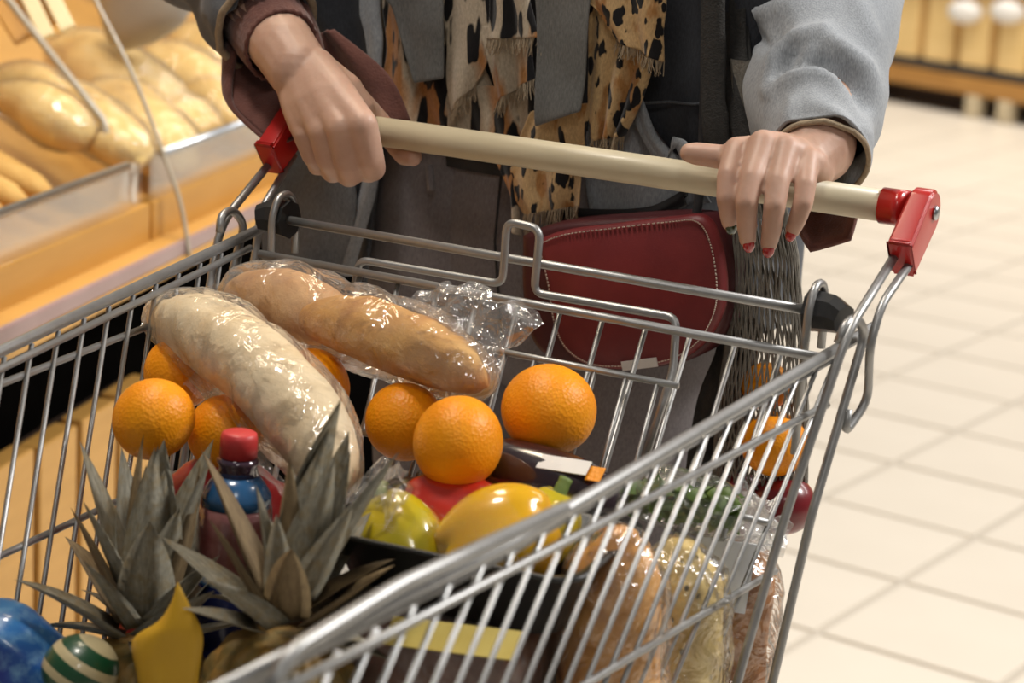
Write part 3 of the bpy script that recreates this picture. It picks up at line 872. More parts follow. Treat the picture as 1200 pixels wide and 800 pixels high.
sheet_film('film_tail', [onY(270, 330, -.15), onY(262, 350, -.15), onY(270, 378, -.16)], [onY(215, 345, -.15), onY(230, 365, -.15), onY(250, 395, -.17)], gr1, M['film_loose'], 10, 10, .007, 70)

# pineapples
def leaf_mesh(L, W, curl, k):
    bm = bmesh.new(); rows = []; n = 9
    for i in range(n+1):
        t = i/n; w = W*(.85+.45*t-1.30*t**1.7)*.5 if t < .999 else 0
        w = max(w, .0003)
        zz_ = L*t*(1-.22*curl*t*t); x = curl*L*.55*t**2.1
        dep = .30*w
        rows.append([bm.verts.new((x-dep*0, -w, zz_)), bm.verts.new((x+dep*1.6, 0, zz_)), bm.verts.new((x, w, zz_)), bm.verts.new((x+dep*1.6+.0016*(1-t), 0, zz_))])
    for a, b in zip(rows, rows[1:]):
        bm.faces.new((a[0], a[1], b[1], b[0])); bm.faces.new((a[1], a[2], b[2], b[1]))
        bm.faces.new((a[2], a[3], b[3], b[2])); bm.faces.new((a[3], a[0], b[0], b[3]))
    bm.faces.new(rows[0][::-1]); bm.faces.new(rows[-1])
    bmesh.ops.recalc_face_normals(bm, faces=bm.faces)
    me = bpy.data.meshes.new('leaf'); bm.to_mesh(me); bm.free()
    me.materials.append(M['leaf'])
    me.polygons.foreach_set('use_smooth', [True]*len(me.polygons))
    return me
LEAVES = [leaf_mesh(1, random.uniform(.36, .46), c, i) for i, c in enumerate((-.25, .05, .15, .30, .5, .8))]
def pineapple(base, axis, label, seed, n=30, sc=1.0):
    rnd = random.Random(seed)
    axis = V(axis).normalized(); q = axis.to_track_quat('Z', 'Y')
    root = thing('pineapple', base, label, 'pineapple', 'pineapples in the cart')
    bm = bmesh.new(); H = base.z-ZB-.004 if base.z-ZB < .21 else .2
    prof = [(.012, 0), (.030, -.003), (.042, -.018), (.053, -.05), (.056, -.09), (.052, -.14), (.040, -H+.012), (.022, -H)]
    prof = [(r, max(z, -H)) for r, z in prof]
    lathe(bm, [(r, z) for r, z in prof[::-1]], 40)
    place(bm, base, Matrix.Rotation(.0, 3, 'X'))
    fr = link('fruit', bm, M['pine_skin'], root)
    ev(fr, ('SUBSURF', dict(levels=2)))
    for v in fr.data.vertices:
        d = v.co-base; a = math.atan2(d.y, d.x); z = d.z
        h = abs(sin(a*6+z*75))*abs(sin(a*6-z*75)); nrm = V((d.x, d.y, 0))
        if nrm.length > .001: v.co += nrm.normalized()*.006*h
    for i in range(n):
        t = i/(n-1)                                  # 0 inner .. 1 outer
        az = i*2.39996+rnd.uniform(-.25, .25)
        elev = 3+72*t**1.35+rnd.uniform(-8, 8)
        L = (.098-.02*abs(t-.3)-.03*max(0, t-.6))*rnd.uniform(.72, 1.15)*sc
        me = LEAVES[min(5, max(0, int(t*3.2+rnd.uniform(-.9, 2.0))))]
        o = link('leaf', me, None, root)
        if rnd.random() < .3: o.material_slots[0].link = 'OBJECT'; o.material_slots[0].material = M['leaf_dry']
        R_ = q @ Quaternion((0, 0, 1), az) @ Quaternion((0, 1, 0), radians(elev))
        off = q @ (Quaternion((0, 0, 1), az) @ V((.004+.012*t, 0, .045*(1-t)**1.2+.0)))
        o.location = off + base + axis*(.004)
        o.rotation_mode = 'QUATERNION'; o.rotation_quaternion = R_ @ Quaternion((0, 0, 1), rnd.uniform(-.25, .25))
        wsc = rnd.uniform(.8, 1.15)
        o.scale = (L, L*wsc, L)
    return root
pb1 = onY(168, 752, -.40); pb2 = onY(330, 742, -.415)
pa1 = pineapple(pb1, (.0, .10, 1), 'pineapple on the left, its grey green crown standing in front of the oranges', 3)
pa2 = pineapple(pb2, (.14, .12, 1), 'pineapple beside the near rail, its crown in front of the blue bottle', 8)
# yellow tag in front of the first crown
bm = bmesh.new()
tl = catmull([onY(*q, -.47) for q in ((207.5, 682), (201, 704), (186, 727), (155, 750), (160, 790), (168, 840))], 4)
tr = catmull([onY(*q, -.47) for q in ((208.5, 682), (218, 700), (229, 722), (238, 747), (233, 790), (228, 840))], 4)
g = [[bm.verts.new(a.lerp(b, u/8)+V((0, 1, 0))*(-.010*sin(pi*u/8)*min(1, k/10))) for u in range(9)] for k, (a, b) in enumerate(zip(tl, tr))]
for r0_, r1_ in zip(g, g[1:]):
    for u in range(8): bm.faces.new((r0_[u], r0_[u+1], r1_[u+1], r1_[u]))
o = link('paper_tag', bm, M['yellow_tag'], pa1); o['label'] = 'bent yellow tag'
ev(o, ('SOLIDIFY', dict(thickness=.0008)))

# striped round pack and blue packet in the near corner
bm = bmesh.new(); ball(bm, (0, 0, 0), .0245, 28, 18, (1, 1, .9)); o = link('striped_ball', bm, M['striped']); o.location = onY(94, 784, -.47)
tag(o, 'small round pack with dark green and cream stripes by the first pineapple', 'packet')
bm = bmesh.new(); box(bm, (0, 0, 0), (.10, .085, .17), None, .026)
bmesh.ops.subdivide_edges(bm, edges=bm.edges, cuts=3, use_grid_fill=True)
bp = link('blue_packet', bm, M['blue_packet']); ev(bp, ('SUBSURF', dict(levels=1)))
for v in bp.data.vertices:
    k = 1-.35*max(0, abs(v.co.z)-.04)/.045
    v.co.y *= k; v.co += v.co.normalized()*.004*noise.noise(v.co*26)
bp.location = onY(-20, 842, -.455); bp.rotation_euler = (.12, .62, .35); tag(bp, 'plump glossy blue packet in the bottom left corner of the cart', 'packet')
# bottle
def bottle():
    cap = onY(280, 520, -.335); axis = V((.0, .03, 1)).normalized(); H = cap.z-ZB
    root = thing('bottle', (cap.x, cap.y, ZB), 'plastic drink bottle with red cap and blue label among the pineapple leaves', 'bottle')
    q = axis.to_track_quat('Z', 'Y').to_matrix()
    def part(name, prof, mat, seg=32):
        bm = lathe(bmesh.new(), prof[::-1], seg); place(bm, cap, q); return link(name, bm, mat, root)
    part('cap', [(.010, .0085), (.0118, .0075), (.0125, .004), (.0127, -.0085)], M['cap_red'])['label'] = 'red screw cap'
    part('neck', [(.0105, -.0085), (.0142, -.010), (.0142, -.013), (.0125, -.015), (.0145, -.021)], M['dark_glass'])
    part('upper_label', [(.0144, -.021), (.0190, -.027), (.0232, -.034), (.0242, -.0415)], M['blue_band'])
    part('body', [(.0240, -.0415), (.0252, -.050), (.0262, -.060), (.0258, -.075), (.0250, -.087), (.0256, -.091), (.0256, -H+.06), (.0262, -H+.05), (.0262, -H+.012), (.022, -H+.003), (.018, -H+.003)], M['drink'])
    part('pale_ring', [(.0263, -.087), (.0266, -.0885), (.0266, -.0925), (.0263, -.094)], M['pale_blue'])
    part('label', [(.0262, -.094), (.0265, -.096), (.0265, -.155), (.0262, -.157)], M['blue_label'])
    return root
bottle()
# red packet behind
bm = bmesh.new(); box(bm, (0, 0, 0), (1, 1, 1)); rp = link('red_packet', bm, M['red_packet'])
ev(rp, ('SUBSURF', dict(levels=4)))
c = onY(215, 600, -.30)
zt0 = onY(200, 545, -.30).z
for v in rp.data.vertices:
    v.co = V((v.co.x*.205, v.co.y*.085, v.co.z*(zt0-ZB)*1.22)); v.co += v.co.normalized()*.006*noise.noise(v.co*40)
rp.location = (-.128, -.275, (zt0+ZB)/2+.004); rp.rotation_euler = (0, 0, .25)
tag(rp, 'red glossy packet standing behind the bottle, under the left oranges', 'packet')

# peppers on a black tray under stretch film
ptray = thing('pepper_tray', onY(580, 690, -.30), 'black tray of red and yellow peppers under stretch film', 'tray')
tc_ = onY(585, 660, -.31); tc_ = V((tc_.x, tc_.y, onY(600, 690, -.36).z))
bm = bmesh.new()
r1 = [(.085, .058, .022), (.090, .063, .026), (.088, .061, .026), (.078, .052, .004), (.0, .0, .004)]
def rrect(a, b, z, n=6, r=.02):
    out = []
    for cx, cy, s in ((a-r, b-r, 0), (-a+r, b-r, 1), (-a+r, -b+r, 2), (a-r, -b+r, 3)):
        for k in range(n): an = (s+k/(n-1))*pi/2; out.append(V((cx+r*cos(an), cy+r*sin(an), z)))
    return out
rings = [[bm.verts.new(p) for p in rrect(a, b, z)] for a, b, z in ((.072, .046, -.030), (.086, .060, .012), (.092, .066, .014), (.092, .066, .017), (.084, .058, .015), (.072, .046, -.026))]
for a, b in zip(rings, rings[1:]):
    n = len(a)
    for k in range(n): bm.faces.new((a[k], a[(k+1) % n], b[(k+1) % n], b[k]))
bm.faces.new(rings[0][::-1]); bm.faces.new(rings[-1])
place(bm, tc_+V((-.014, 0, 0)), Matrix.Rotation(.1, 3, 'Z') @ Matrix.Rotation(.0, 3, 'X'))
tr_o = link('tray', bm, M['tray'], ptray)
def pepper(c, r, L, axis, mat, label, lobes=4, ph=0):
    bm = bmesh.new()
    nz = 18; na = 32; rings = []
    for i in range(nz+1):
        t = i/nz; z = L*(t-.5)
        rr = r*(sin(pi*min(1, .06+t*.94*.94))**.42)*(1-.12*(1-t))
        ring = []
        for k in range(na):
            a = 2*pi*k/na
            d = rr*(1+.10*abs(cos(lobes*.5*a+ph))-.06)
            dz = -.18*r*(1-abs(cos(lobes*.5*a+ph)))*(1 if t > .5 else -1)*abs(2*t-1)**3
            ring.append(bm.verts.new((d*cos(a), d*sin(a), z+dz)))
        rings.append(ring)
    for a, b in zip(rings, rings[1:]):
        for k in range(na): bm.faces.new((a[k], a[(k+1) % na], b[(k+1) % na], b[k]))
    bm.faces.new(rings[0][::-1]); bm.faces.new(rings[-1])
    R_ = dirrot(axis); place(bm, c, R_)
    o = link('pepper', bm, mat); recentre(o); tag(o, label, 'pepper')
    bm = bmesh.new(); e = V(axis).normalized()
    base = V(c)-o.location
    tube(bm, catmull([base+e*(L*.44), base+e*(L*.52), base+e*(L*.60)+V((0, .004, .003))], 3), [.008, .0065, .0055, .005, .005, .0045, .005], 8)
    o2 = link('stem', bm, M['pepper_stem'], o); o2.matrix_parent_inverse = Matrix()
    return o
p1 = pepper(onY(585, 632, -.305), .0365, .078, (.75, .5, .35), M['yellow_pepper'], 'orange yellow pepper with a greenish shoulder at the right of the black tray')
p2 = pepper(onY(474, 648, -.32), .0330, .080, (-.45, .2, .5), M['green_yellow_pepper'], 'greenish yellow pepper next to the pineapple crown')
p3 = pepper(onY(540, 603, -.262), .0290, .080, (-.9, -.3, .1), M['red_pepper'], 'red pepper behind the two yellow ones')
p4 = pepper(onY(637, 622, -.275), .0250, .055, (.2, .3, .9), M['green_yellow_pepper'], 'small green yellow pepper at the right edge of the black tray')
hull_film('stretch_film', pts_of(p1, p3, p4)+pts_of(p2)+[tr_o.matrix_world @ v.co if False else v.co for v in tr_o.data.vertices if True], ptray, M['film_soft'], .006, .0006, 40, .0012)

# aubergine pack
au = bread_obj('aubergine', [onY(490, 572, -.205), onY(575, 556, -.21), onY(655, 572, -.215), onY(725, 600, -.22)], .026, M['aubergine'], 'dark wrapped aubergine with a white sticker below the large orange', 'aubergine', flat=1, wrin=.02)
hull_film('film', pts_of(au), au, M['film_soft'], .006, .001, 60, .001)
a = onY(632, 540, -.228); b = onY(690, 549, -.228)
bm = bmesh.new(); xx = (b-a).normalized(); zz_ = V((0, -.55, .8)).normalized(); yy = zz_.cross(xx)
R_ = Matrix((xx, yy, zz_)).transposed()
box(bm, (a+b)/2, ((b-a).length, .012, .0008), R_)
link('sticker', bm, M['white'], au, smooth=False).matrix_parent_inverse = Matrix.Translation(-au.location)
bm = bmesh.new(); box(bm, b+xx*.005-V((0, 0, .003)), (.011, .012, .0008), R_)
link('price_flap', bm, M['orange'], au, smooth=False)

# herbs in film
hb = thing('herb_pack', onY(815, 600, -.15), 'packet of green herbs in clear film on top of the seeded loaf', 'herbs')
for nm, mt, n, sd in (('herb_leaves', M['herb'], 150, 1), ('pale_stalks', M['herb_pale'], 45, 2)):
    bm = bmesh.new(); rd = random.Random(sd)
    for i in range(n):
        p = onY(rd.uniform(740, 862), 585+rd.uniform(-12, 26), -.15+rd.uniform(-.03, .03))
        p.z += -.12*(p.x-.19)
        ax = V((rd.uniform(-1, 1)+.8, rd.uniform(-.6, .6), rd.uniform(-.5, .5))).normalized(); L = rd.uniform(.012, .026)
        side = ax.orthogonal().normalized()*(L*.30 if sd == 1 else .0016); nn = ax.cross(side).normalized()*.002
        v4 = [bm.verts.new(q) for q in (p-ax*L*.5, p+side+nn, p+ax*L*.5, p-side+nn, p+nn*2)]
        for f in ((0, 1, 4), (1, 2, 4), (2, 3, 4), (3, 0, 4)): bm.faces.new([v4[k] for k in f])
    o = link(nm, bm, mt, hb); o['kind'] = 'stuff'
hull_film('film', [v.co for v in o.data.vertices], hb, M['film'], .006, .002, 70, .004)

# bread loaves standing at the right side of the cart
def loaf(pts, ra, rb, mat, name, label):
    bm = bmesh.new()
    loft(bm, pts, ra, rb, (1, 0, 0), 32, 6, lambda t, a, q: .0025*fbm(q, 30), True, True)
    o = link(name, bm, mat); recentre(o); tag(o, label, 'bread'); return o
def standing(px, py, y, rx, ry, mat, name, label, lean=0):
    top = onY(px, py, y); H = top.z-ZB
    pts = [V((top.x-lean, top.y, ZB+.004)), V((top.x-lean*.8, top.y, ZB+.04)), V((top.x-lean*.4, top.y, ZB+H*.55)), V((top.x-lean*.1, top.y, ZB+H*.88)), V((top.x, top.y, ZB+H))]
    return loaf(pts, [rx*.75, rx, rx, rx*.86, rx*.3], [ry*.75, ry, ry, ry*.86, ry*.3], mat, name, label)
l1 = standing(728, 622, -.285, .031, .036, M['crust_bread'], 'crusty_loaf', 'brown crusted loaf in shiny film behind the right side wires', .006)
l2 = standing(800, 636, -.205, .034, .036, M['seed_bread'], 'seeded_loaf', 'yellow seeded loaf in film between two brown loaves', .006)
l3 = standing(872, 640, -.125, .026, .028, M['brown_bread'], 'brown_loaf', 'brown loaf with a white label at the rear right corner of the cart', .010)
for l in (l1, l2, l3): hull_film('film_bag', pts_of(l), l, M['film_bag'], .006, .004, 34, .004)
e0 = [onY(862, 640, -.14), onY(885, 650, -.13), onY(915, 650, -.12)]
e1 = [onY(850, 592, -.14), onY(893, 578, -.12), onY(922, 612, -.11)]
sheet_film('film_tail', e0, e1, l3, M['film_crumple'], 14, 12, .014, 75)
sheet_film('film_tail', [p+V((0, .012, 0)) for p in e0], [p+V((-.006, .014, -.004)) for p in e1], l3, M['film_crumple'], 12, 12, .014, 60)
bm = bmesh.new(); R_ = Matrix((V((.85, .5, 0)).normalized(), V((-.1, .1, 1)).normalized(), V((.5, -.85, .1)).normalized())).transposed()
R_ = Matrix((V((.83, .55, -.12)).normalized(), V((.05, .1, .99)).normalized(), V((.83, .55, -.12)).normalized().cross(V((.05, .1, .99)).normalized()))).transposed()
box(bm, onY(847, 674, -.160), (.040, .050, .0008), R_)
link('label', bm, M['label_white'], l3, smooth=False)
# meat pack with yellow card
mp = thing('filled_pack', (.065, -.33, ZB), 'dark red filled pack with a pale yellow card below the pepper tray', 'packet')
ztp = onY(580, 752, -.37).z
bm = bmesh.new(); box(bm, (.072, -.325, (ZB+ztp)/2), (.15, .10, ztp-ZB-.004), Matrix.Rotation(.1, 3, 'Z'), .012)
o = link('filling', bm, M['meat'], mp)
hull_film('film', [v.co for v in o.data.vertices], mp, M['film'], .008, .002, 50, .003)
bm = bmesh.new(); a = onY(455, 738, -.392); b = onY(610, 757, -.392)
xx = (b-a).normalized(); yy = V((0, .75, .66)); yy = (yy-xx*yy.dot(xx)).normalized()
box(bm, (a+b)/2, ((b-a).length, .020, .001), Matrix((xx, yy, xx.cross(yy))).transposed())
o = link('card', bm, M['pale_yellow'], mp, smooth=False); o['label'] = 'pale yellow card'

# ------------------------------------------------------------------ the person
PX, PY = -.135, .235
person = thing('person', (PX, PY, 0), 'person in a grey denim jacket and animal print scarf pushing the shopping cart', 'person')
# --- hands (camera-left one grips the bar, camera-right one drapes over it)
def hand_left(bm):
    chain(bm, [(at(262, -60, 1.86), .038), (at(300, 10, 1.79), .031), (at(334, 58, 1.738), .0265), (at(350, 82, 1.722), .0255)])
    K = [(at(424, 146, 1.660), .0126), (at(401, 150, 1.666), .0130), (at(379, 154, 1.679), .0122), (at(359, 157, 1.696), .0110)]
    base = [at(368, 82, 1.717), at(361, 85, 1.717), at(354, 89, 1.719), at(348, 94, 1.726)]
    for (k, r), b in zip(K, base): chain(bm, [(b, .0185), (b.lerp(k, .5)-ray(400, 120)*.001, .0162), (b.lerp(k, .8), .0136), (k, r)])
    for (k, r), (k2, r2), b, b2 in zip(K, K[1:], base, base[1:]):
        m0 = b.lerp(b2, .5); m1 = k.lerp(k2, .5)
        chain(bm, [(m0, .0185), (m0.lerp(m1, .5)-ray(400, 120)*.001, .0162), (m0.lerp(m1, .78), .0134)])
    chain(bm, [(base[0], .0175), (at(406, 106, 1.712), .0140), (at(424, 128, 1.712), .011)])
    P = [[(433, 184, 1.670), (437, 197, 1.682), (432, 200, 1.70), (424, 192, 1.722)],
         [(408, 188, 1.675), (412, 202, 1.688), (409, 205, 1.705), (402, 196, 1.728)],
         [(386, 186, 1.688), (392, 198, 1.702), (390, 201, 1.718), (384, 191, 1.740)],
         [(367, 181, 1.705), (374, 192, 1.717), (372, 194, 1.732), (369, 185, 1.752)]]
    RR = [(.0116, .0104, .0098, .009), (.0118, .0106, .0099, .009), (.0110, .0098, .0094, .0088), (.0096, .0085, .0082, .0078)]
    for (k, r), ps_, rr in zip(K, P, RR):
        chain(bm, [(k, r)]+[(at(*p), q) for p, q in zip(ps_, rr)])
    chain(bm, [(at(410, 112, 1.718), .0130), (at(436, 136, 1.732), .0105), (at(458, 160, 1.740), .0098), (at(474, 181, 1.730), .0090), (at(484, 184, 1.718), .0076)])
def hand_right(bm, nails):
    chain(bm, [(at(985, -70, 1.80), .040), (at(968, 60, 1.69), .030), (at(962, 130, 1.615), .0295), (at(958, 172, 1.580), .0285), (at(945, 188, 1.568), .0245)])
    K = [(at(864, 177, 1.556), .0108), (at(894, 170, 1.546), .0115), (at(921, 176, 1.542), .0112), (at(946, 187, 1.544), .0100)]
    base = [at(925, 182, 1.572), at(936, 184, 1.566), at(946, 190, 1.560), at(952, 200, 1.560)]
    for (k, r), b in zip(K, base): chain(bm, [(b, .0165), (b.lerp(k, .55)-ray(900, 180)*.001, .0138), (k, r)])
    for (k, r), (k2, r2), b, b2 in zip(K, K[1:], base, base[1:]):
        m0 = b.lerp(b2, .5); m1 = k.lerp(k2, .5); chain(bm, [(m0, .0160), (m0.lerp(m1, .6), .0130)])
    P = [[(854, 206, 1.540), (852, 232, 1.535), (854, 250, 1.543), (855, 261, 1.549)],
         [(881, 208, 1.528), (875, 237, 1.522), (875, 264, 1.532), (876, 281, 1.540)],
         [(912, 212, 1.525), (908, 240, 1.519), (904, 270, 1.530), (901, 287, 1.538)],
         [(944, 216, 1.528), (941, 238, 1.524), (934, 258, 1.530), (929, 270, 1.537)]]
    RR = [(.0088, .0080, .0072, .0060), (.0088, .0082, .0074, .0062), (.0088, .0081, .0073, .0061), (.0080, .0074, .0066, .0056)]
    for i, ((k, r), ps_, rr) in enumerate(zip(K, P, RR)):
        pp = [at(*p) for p in ps_]
        chain(bm, [(k, r), (k.lerp(pp[0], .5), (r+rr[0])*.48)]+list(zip(pp, rr)))
        nails.append((pp[-1], (pp[-1]-pp[-2]).normalized(), rr[-1]))
    chain(bm, [(at(915, 188, 1.572), .0140), (at(874, 190, 1.568), .0115), (at(846, 184, 1.562), .0092), (at(816, 180, 1.566), .0086), (at(808, 179, 1.566), .0074)])
nails = []
bm = bmesh.new(); hand_left(bm); hand_right(bm, nails)
hands = link('hands', bm, M['skin'])
ev(hands, ('REMESH', dict(mode='VOXEL', voxel_size=.0017)), ('SMOOTH', dict(factor=.5, iterations=5)))
# --- body
bm = bmesh.new()
sR = V((PX-.165, PY+.01, 1.36)); sL = V((PX+.165, PY+.01, 1.36))
eR = at(235, -110, 1.90); eL = at(1000, -150, 1.84)
for sgn in (-1, 1):
    chain(bm, [(V((PX+sgn*.085, PY, .93)), .085), (V((PX+sgn*.09, PY+.005, .50)), .056), (V((PX+sgn*.09, PY+.025, .28)), .048), (V((PX+sgn*.09, PY+.035, .09)), .036)])
    chain(bm, [(V((PX+sgn*.09, PY+.03, .055)), .034), (V((PX+sgn*.10, PY-.11, .035)), .028)])
for z, a, b in ((.93, .13, .075), (1.02, .125, .075), (1.12, .12, .075), (1.22, .13, .08), (1.33, .15, .085)):
    ball(bm, (PX, PY+.01, z), 1, 24, 16, (a, b, .10))
chain(bm, [(sR, .058), (eR, .044)]); chain(bm, [(sL, .058), (eL, .044)])
chain(bm, [(eR, .044), (at(300, 10, 1.79), .030)]); chain(bm, [(eL, .044), (at(968, 60, 1.69), .030)])
chain(bm, [(sR, .05), (V((PX, PY, 1.42)), .06), (sL, .05)])
chain(bm, [(V((PX, PY, 1.40)), .056), (V((PX, PY-.015, 1.50)), .052)])
HC = V((PX, PY-.02, 1.60))
ball(bm, HC, 1, 24, 16, (.074, .092, .100)); ball(bm, HC+V((0, -.03, -.06)), 1, 20, 14, (.052, .055, .062))
capsule(bm, HC+V((0, -.09, .005)), .008, HC+V((0, -.108, -.028)), .012)
for sgn in (-1, 1): ball(bm, HC+V((sgn*.075, .005, -.01)), 1, 12, 8, (.010, .02, .032))
capsule(bm, HC+V((-.018, -.083, -.062)), .008, HC+V((.018, -.083, -.062)), .008)
body = link('body', bm, M['skin'])
ev(body, ('REMESH', dict(mode='VOXEL', voxel_size=.008)), ('SMOOTH', dict(factor=.5, iterations=6)))
bm = bmesh.new(); bm.from_mesh(body.data); bm.from_mesh(hands.data)
bpy.data.objects.remove(hands); bpy.data.objects.remove(body)
body = link('body', bm, M['skin'], person)
for sgn in (-1, 1):
    bm = ball(bmesh.new(), HC+V((sgn*.03, -.082, .008)), .011, 14, 10); link('eye', bm, M['white'], person)
bm = bmesh.new(); ball(bm, HC+V((0, .018, .022)), 1, 28, 20, (.086, .098, .100))
chain(bm, [(HC+V((-.05, .05, -.02)), .05), (HC+V((-.06, .06, -.16)), .04)]); chain(bm, [(HC+V((.05, .05, -.02)), .05), (HC+V((.06, .06, -.16)), .04)])
hair = link('hair', bm, M['hair'], person)
for i, (p, d, r) in enumerate(nails):
    bm = bmesh.new(); f = (-FWD+UPV*.25); f = (f-d*f.dot(d)).normalized(); s_ = d.cross(f)
    R_ = Matrix((s_, d, f)).transposed()
    ball(bm, p+f*r*.62+d*r*.35, 1, 14, 10, (r*.72, r*1.05, r*.45), R_)
    o = link('fingernail', bm, M['nail_green'] if i == 0 else M['nail_red'], person)
    o['label'] = 'dark green painted fingernail' if i == 0 else 'red painted fingernail'
# --- trousers
bm = bmesh.new()
for sgn in (-1, 1):
    loft(bm, [V((PX+sgn*.078, PY-.002, 1.0)), V((PX+sgn*.085, PY-.004, .88)), V((PX+sgn*.088, PY, .72)), V((PX+sgn*.09, PY+.005, .48)), V((PX+sgn*.09, PY+.02, .12))],
         [.088, .100, .088, .070, .062], [.108, .112, .092, .074, .066], (0, 1, 0), 40, 7,
         lambda t, a, q: .004*fbm(q, 14)+.002*sin(q.z*60+a*2)*max(0, fbm(q, 5)), False, False)
loft(bm, [V((PX, PY, 1.0)), V((PX, PY, .90)), V((PX, PY, .80)), V((PX, PY, .745))], [.166, .178, .165, .09], [.110, .116, .10, .05], (0, 1, 0), 44, 6, lambda t, a, q: .003*fbm(q, 14), False, True)
tro = link('trousers', bm, M['trouser'], person)
ev(tro, ('SOLIDIFY', dict(thickness=.002)))
wire('trouser_seam', [V((PX, PY-.118, .99)), V((PX-.002, PY-.122, .90)), V((PX, PY-.10, .80))], .0012, M['black_cloth'], tro, sides=5)
for x in (508,): 
    a = onY(x-1, 192, PY-.118); b = onY(x+2, 222, PY-.118)
    wire('belt_loop', [a+V((0, -.006, 0)), b+V((0, -.006, 0))], .0038, M['trouser'], tro, sides=6)
bm = bmesh.new(); loft(bm, [V((PX, PY, .955)), V((PX, PY, .978)), V((PX, PY, .996))], [.171, .172, .170], [.117, .118, .116], (0, 1, 0), 48, 2)
belt = link('belt', bm, M['black_cloth'], person); ev(belt, ('SOLIDIFY', dict(thickness=.003)))
bm = bmesh.new(); loft(bm, [V((PX, PY, .97)), V((PX, PY, 1.10)), V((PX, PY, 1.25)), V((PX, PY, 1.36)), V((PX, PY, 1.45))], [.168, .158, .17, .175, .06], [.110, .104, .112, .105, .06], (0, 1, 0), 48, 4, lambda t, a, q: .004*fbm(q, 15))
swt = link('sweater', bm, M['black_cloth'], person)
for sgn in (-1, 1):
    bm = bmesh.new(); chain(bm, [(V((PX+sgn*.09, PY+.035, .05)), .046), (V((PX+sgn*.095, PY-.05, .045)), .042), (V((PX+sgn*.10, PY-.13, .036)), .034)])
    for v in bm.verts: v.co.z = max(v.co.z, .004)
    link('shoe', bm, M['shoe'], person)
# --- sleeves
def foldmesh(o, folds):
    # push long soft ridges and valleys into a cloth mesh along given lines
    me = o.data; nr = [v.normal.copy() for v in me.vertices]
    polys = [(catmull([V((x, y, 0)) for x, y in pl], 5), amp, w) for pl, amp, w in folds]
    for v, n in zip(me.vertices, nr):
        f = n.dot((CAM-v.co).normalized())
        if f < -.15: continue
        x, y, z = proj(v.co); q = V((x, y, 0)); d_ = 0
        for pl, amp, w in polys:
            k = min(range(len(pl)), key=lambda i: (q-pl[i]).length_squared)
            t = k/(len(pl)-1)
            d_ += amp*math.exp(-((q-pl[k]).length/w)**2)*min(1, .35+2*min(t, 1-t))
        v.co += n*d_*min(1, (f+.15)*3)
def crease(pts_, k):
    def f(t, a, q):
        w = 0
        for (t0, a0, tilt, amp, wd) in pts_:
            d = (t-t0) - tilt*sin(a-a0); g = math.exp(-((a-a0+pi) % (2*pi)-pi)**2/1.6)
            w += amp*math.exp(-(d/wd)**2)*g
        return w + .004*fbm(q, 13) + .0015*fbm(q, 40)
    return f
bm = bmesh.new()
cr = crease([(.42, 4.2, .10, .012, .05), (.52, 4.0, -.10, -.012, .05), (.63, 4.6, .14, .012, .05), (.74, 4.6, .12, -.013, .045), (.84, 4.4, .1, .008, .05), (.3, 4.2, -.2, .01, .05)], 1)
loft(bm, [sL, sL.lerp(eL, .6)+V((.01, 0, 0)), eL+V((0, .0, 0)), at(955, 10, 1.735), at(956, 95, 1.655), at(957, 160, 1.602), at(956, 186, 1.582)],
     [.075, .070, .072, .069, .056, .043, .0395], [.080, .072, .070, .066, .054, .042, .038], (0, 0, 1), 56, 8, cr)
slL = link('jacket_sleeve', bm, M['denim'], person)
ev(slL, ('SUBSURF', dict(levels=1)))
foldmesh(slL, [([(925, 77), (957, 71), (982, 82), (1000, 100), (1014, 124)], -.012, 8), ([(902, 104), (925, 91), (957, 84), (982, 98), (996, 122)], .006, 9),
    ([(965, 40), (985, 58), (1012, 80), (1026, 110)], .009, 10), ([(903, 97), (922, 66), (938, 49)], -.010, 7), ([(898, 108), (908, 66), (935, 43), (970, 34)], .008, 8),
    ([(868, 4), (890, 17), (915, 10), (945, -10)], .010, 9), ([(880, 40), (900, 50), (918, 30)], -.009, 9), ([(1000, -10), (1015, 30), (1030, 60)], .006, 12), ([(965, 125), (990, 145), (1005, 175)], .005, 9), ([(930, 110), (925, 130), (918, 150)], .004, 9)])
ev(slL, ('SOLIDIFY', dict(thickness=.003, offset=-1)))
bm = bmesh.new(); 
cr2 = crease([(.5, 4.2, .10, .010, .05), (.62, 4.0, -.10, -.010, .05), (.75, 4.6, .14, .010, .05)], 2)
loft(bm, [sR, sR.lerp(eR, .6)+V((-.01, 0, 0)), eR, at(275, -35, 1.83), at(303, 12, 1.785), at(312, 30, 1.77)],
     [.075, .068, .064, .054, .042, .039], [.080, .072, .066, .056, .046, .043], (0, 0, 1), 56, 8, cr2)
slR = link('jacket_sleeve', bm, M['denim_mid'], person)
ev(slR, ('SUBSURF', dict(levels=1)))
foldmesh(slR, [([(262, 0), (285, 12), (320, 8)], -.007, 8), ([(270, 22), (300, 24), (330, 10)], .006, 8), ([(300, -20), (325, -5), (345, 0)], .006, 8)])
ev(slR, ('SOLIDIFY', dict(thickness=.003, offset=-1)))
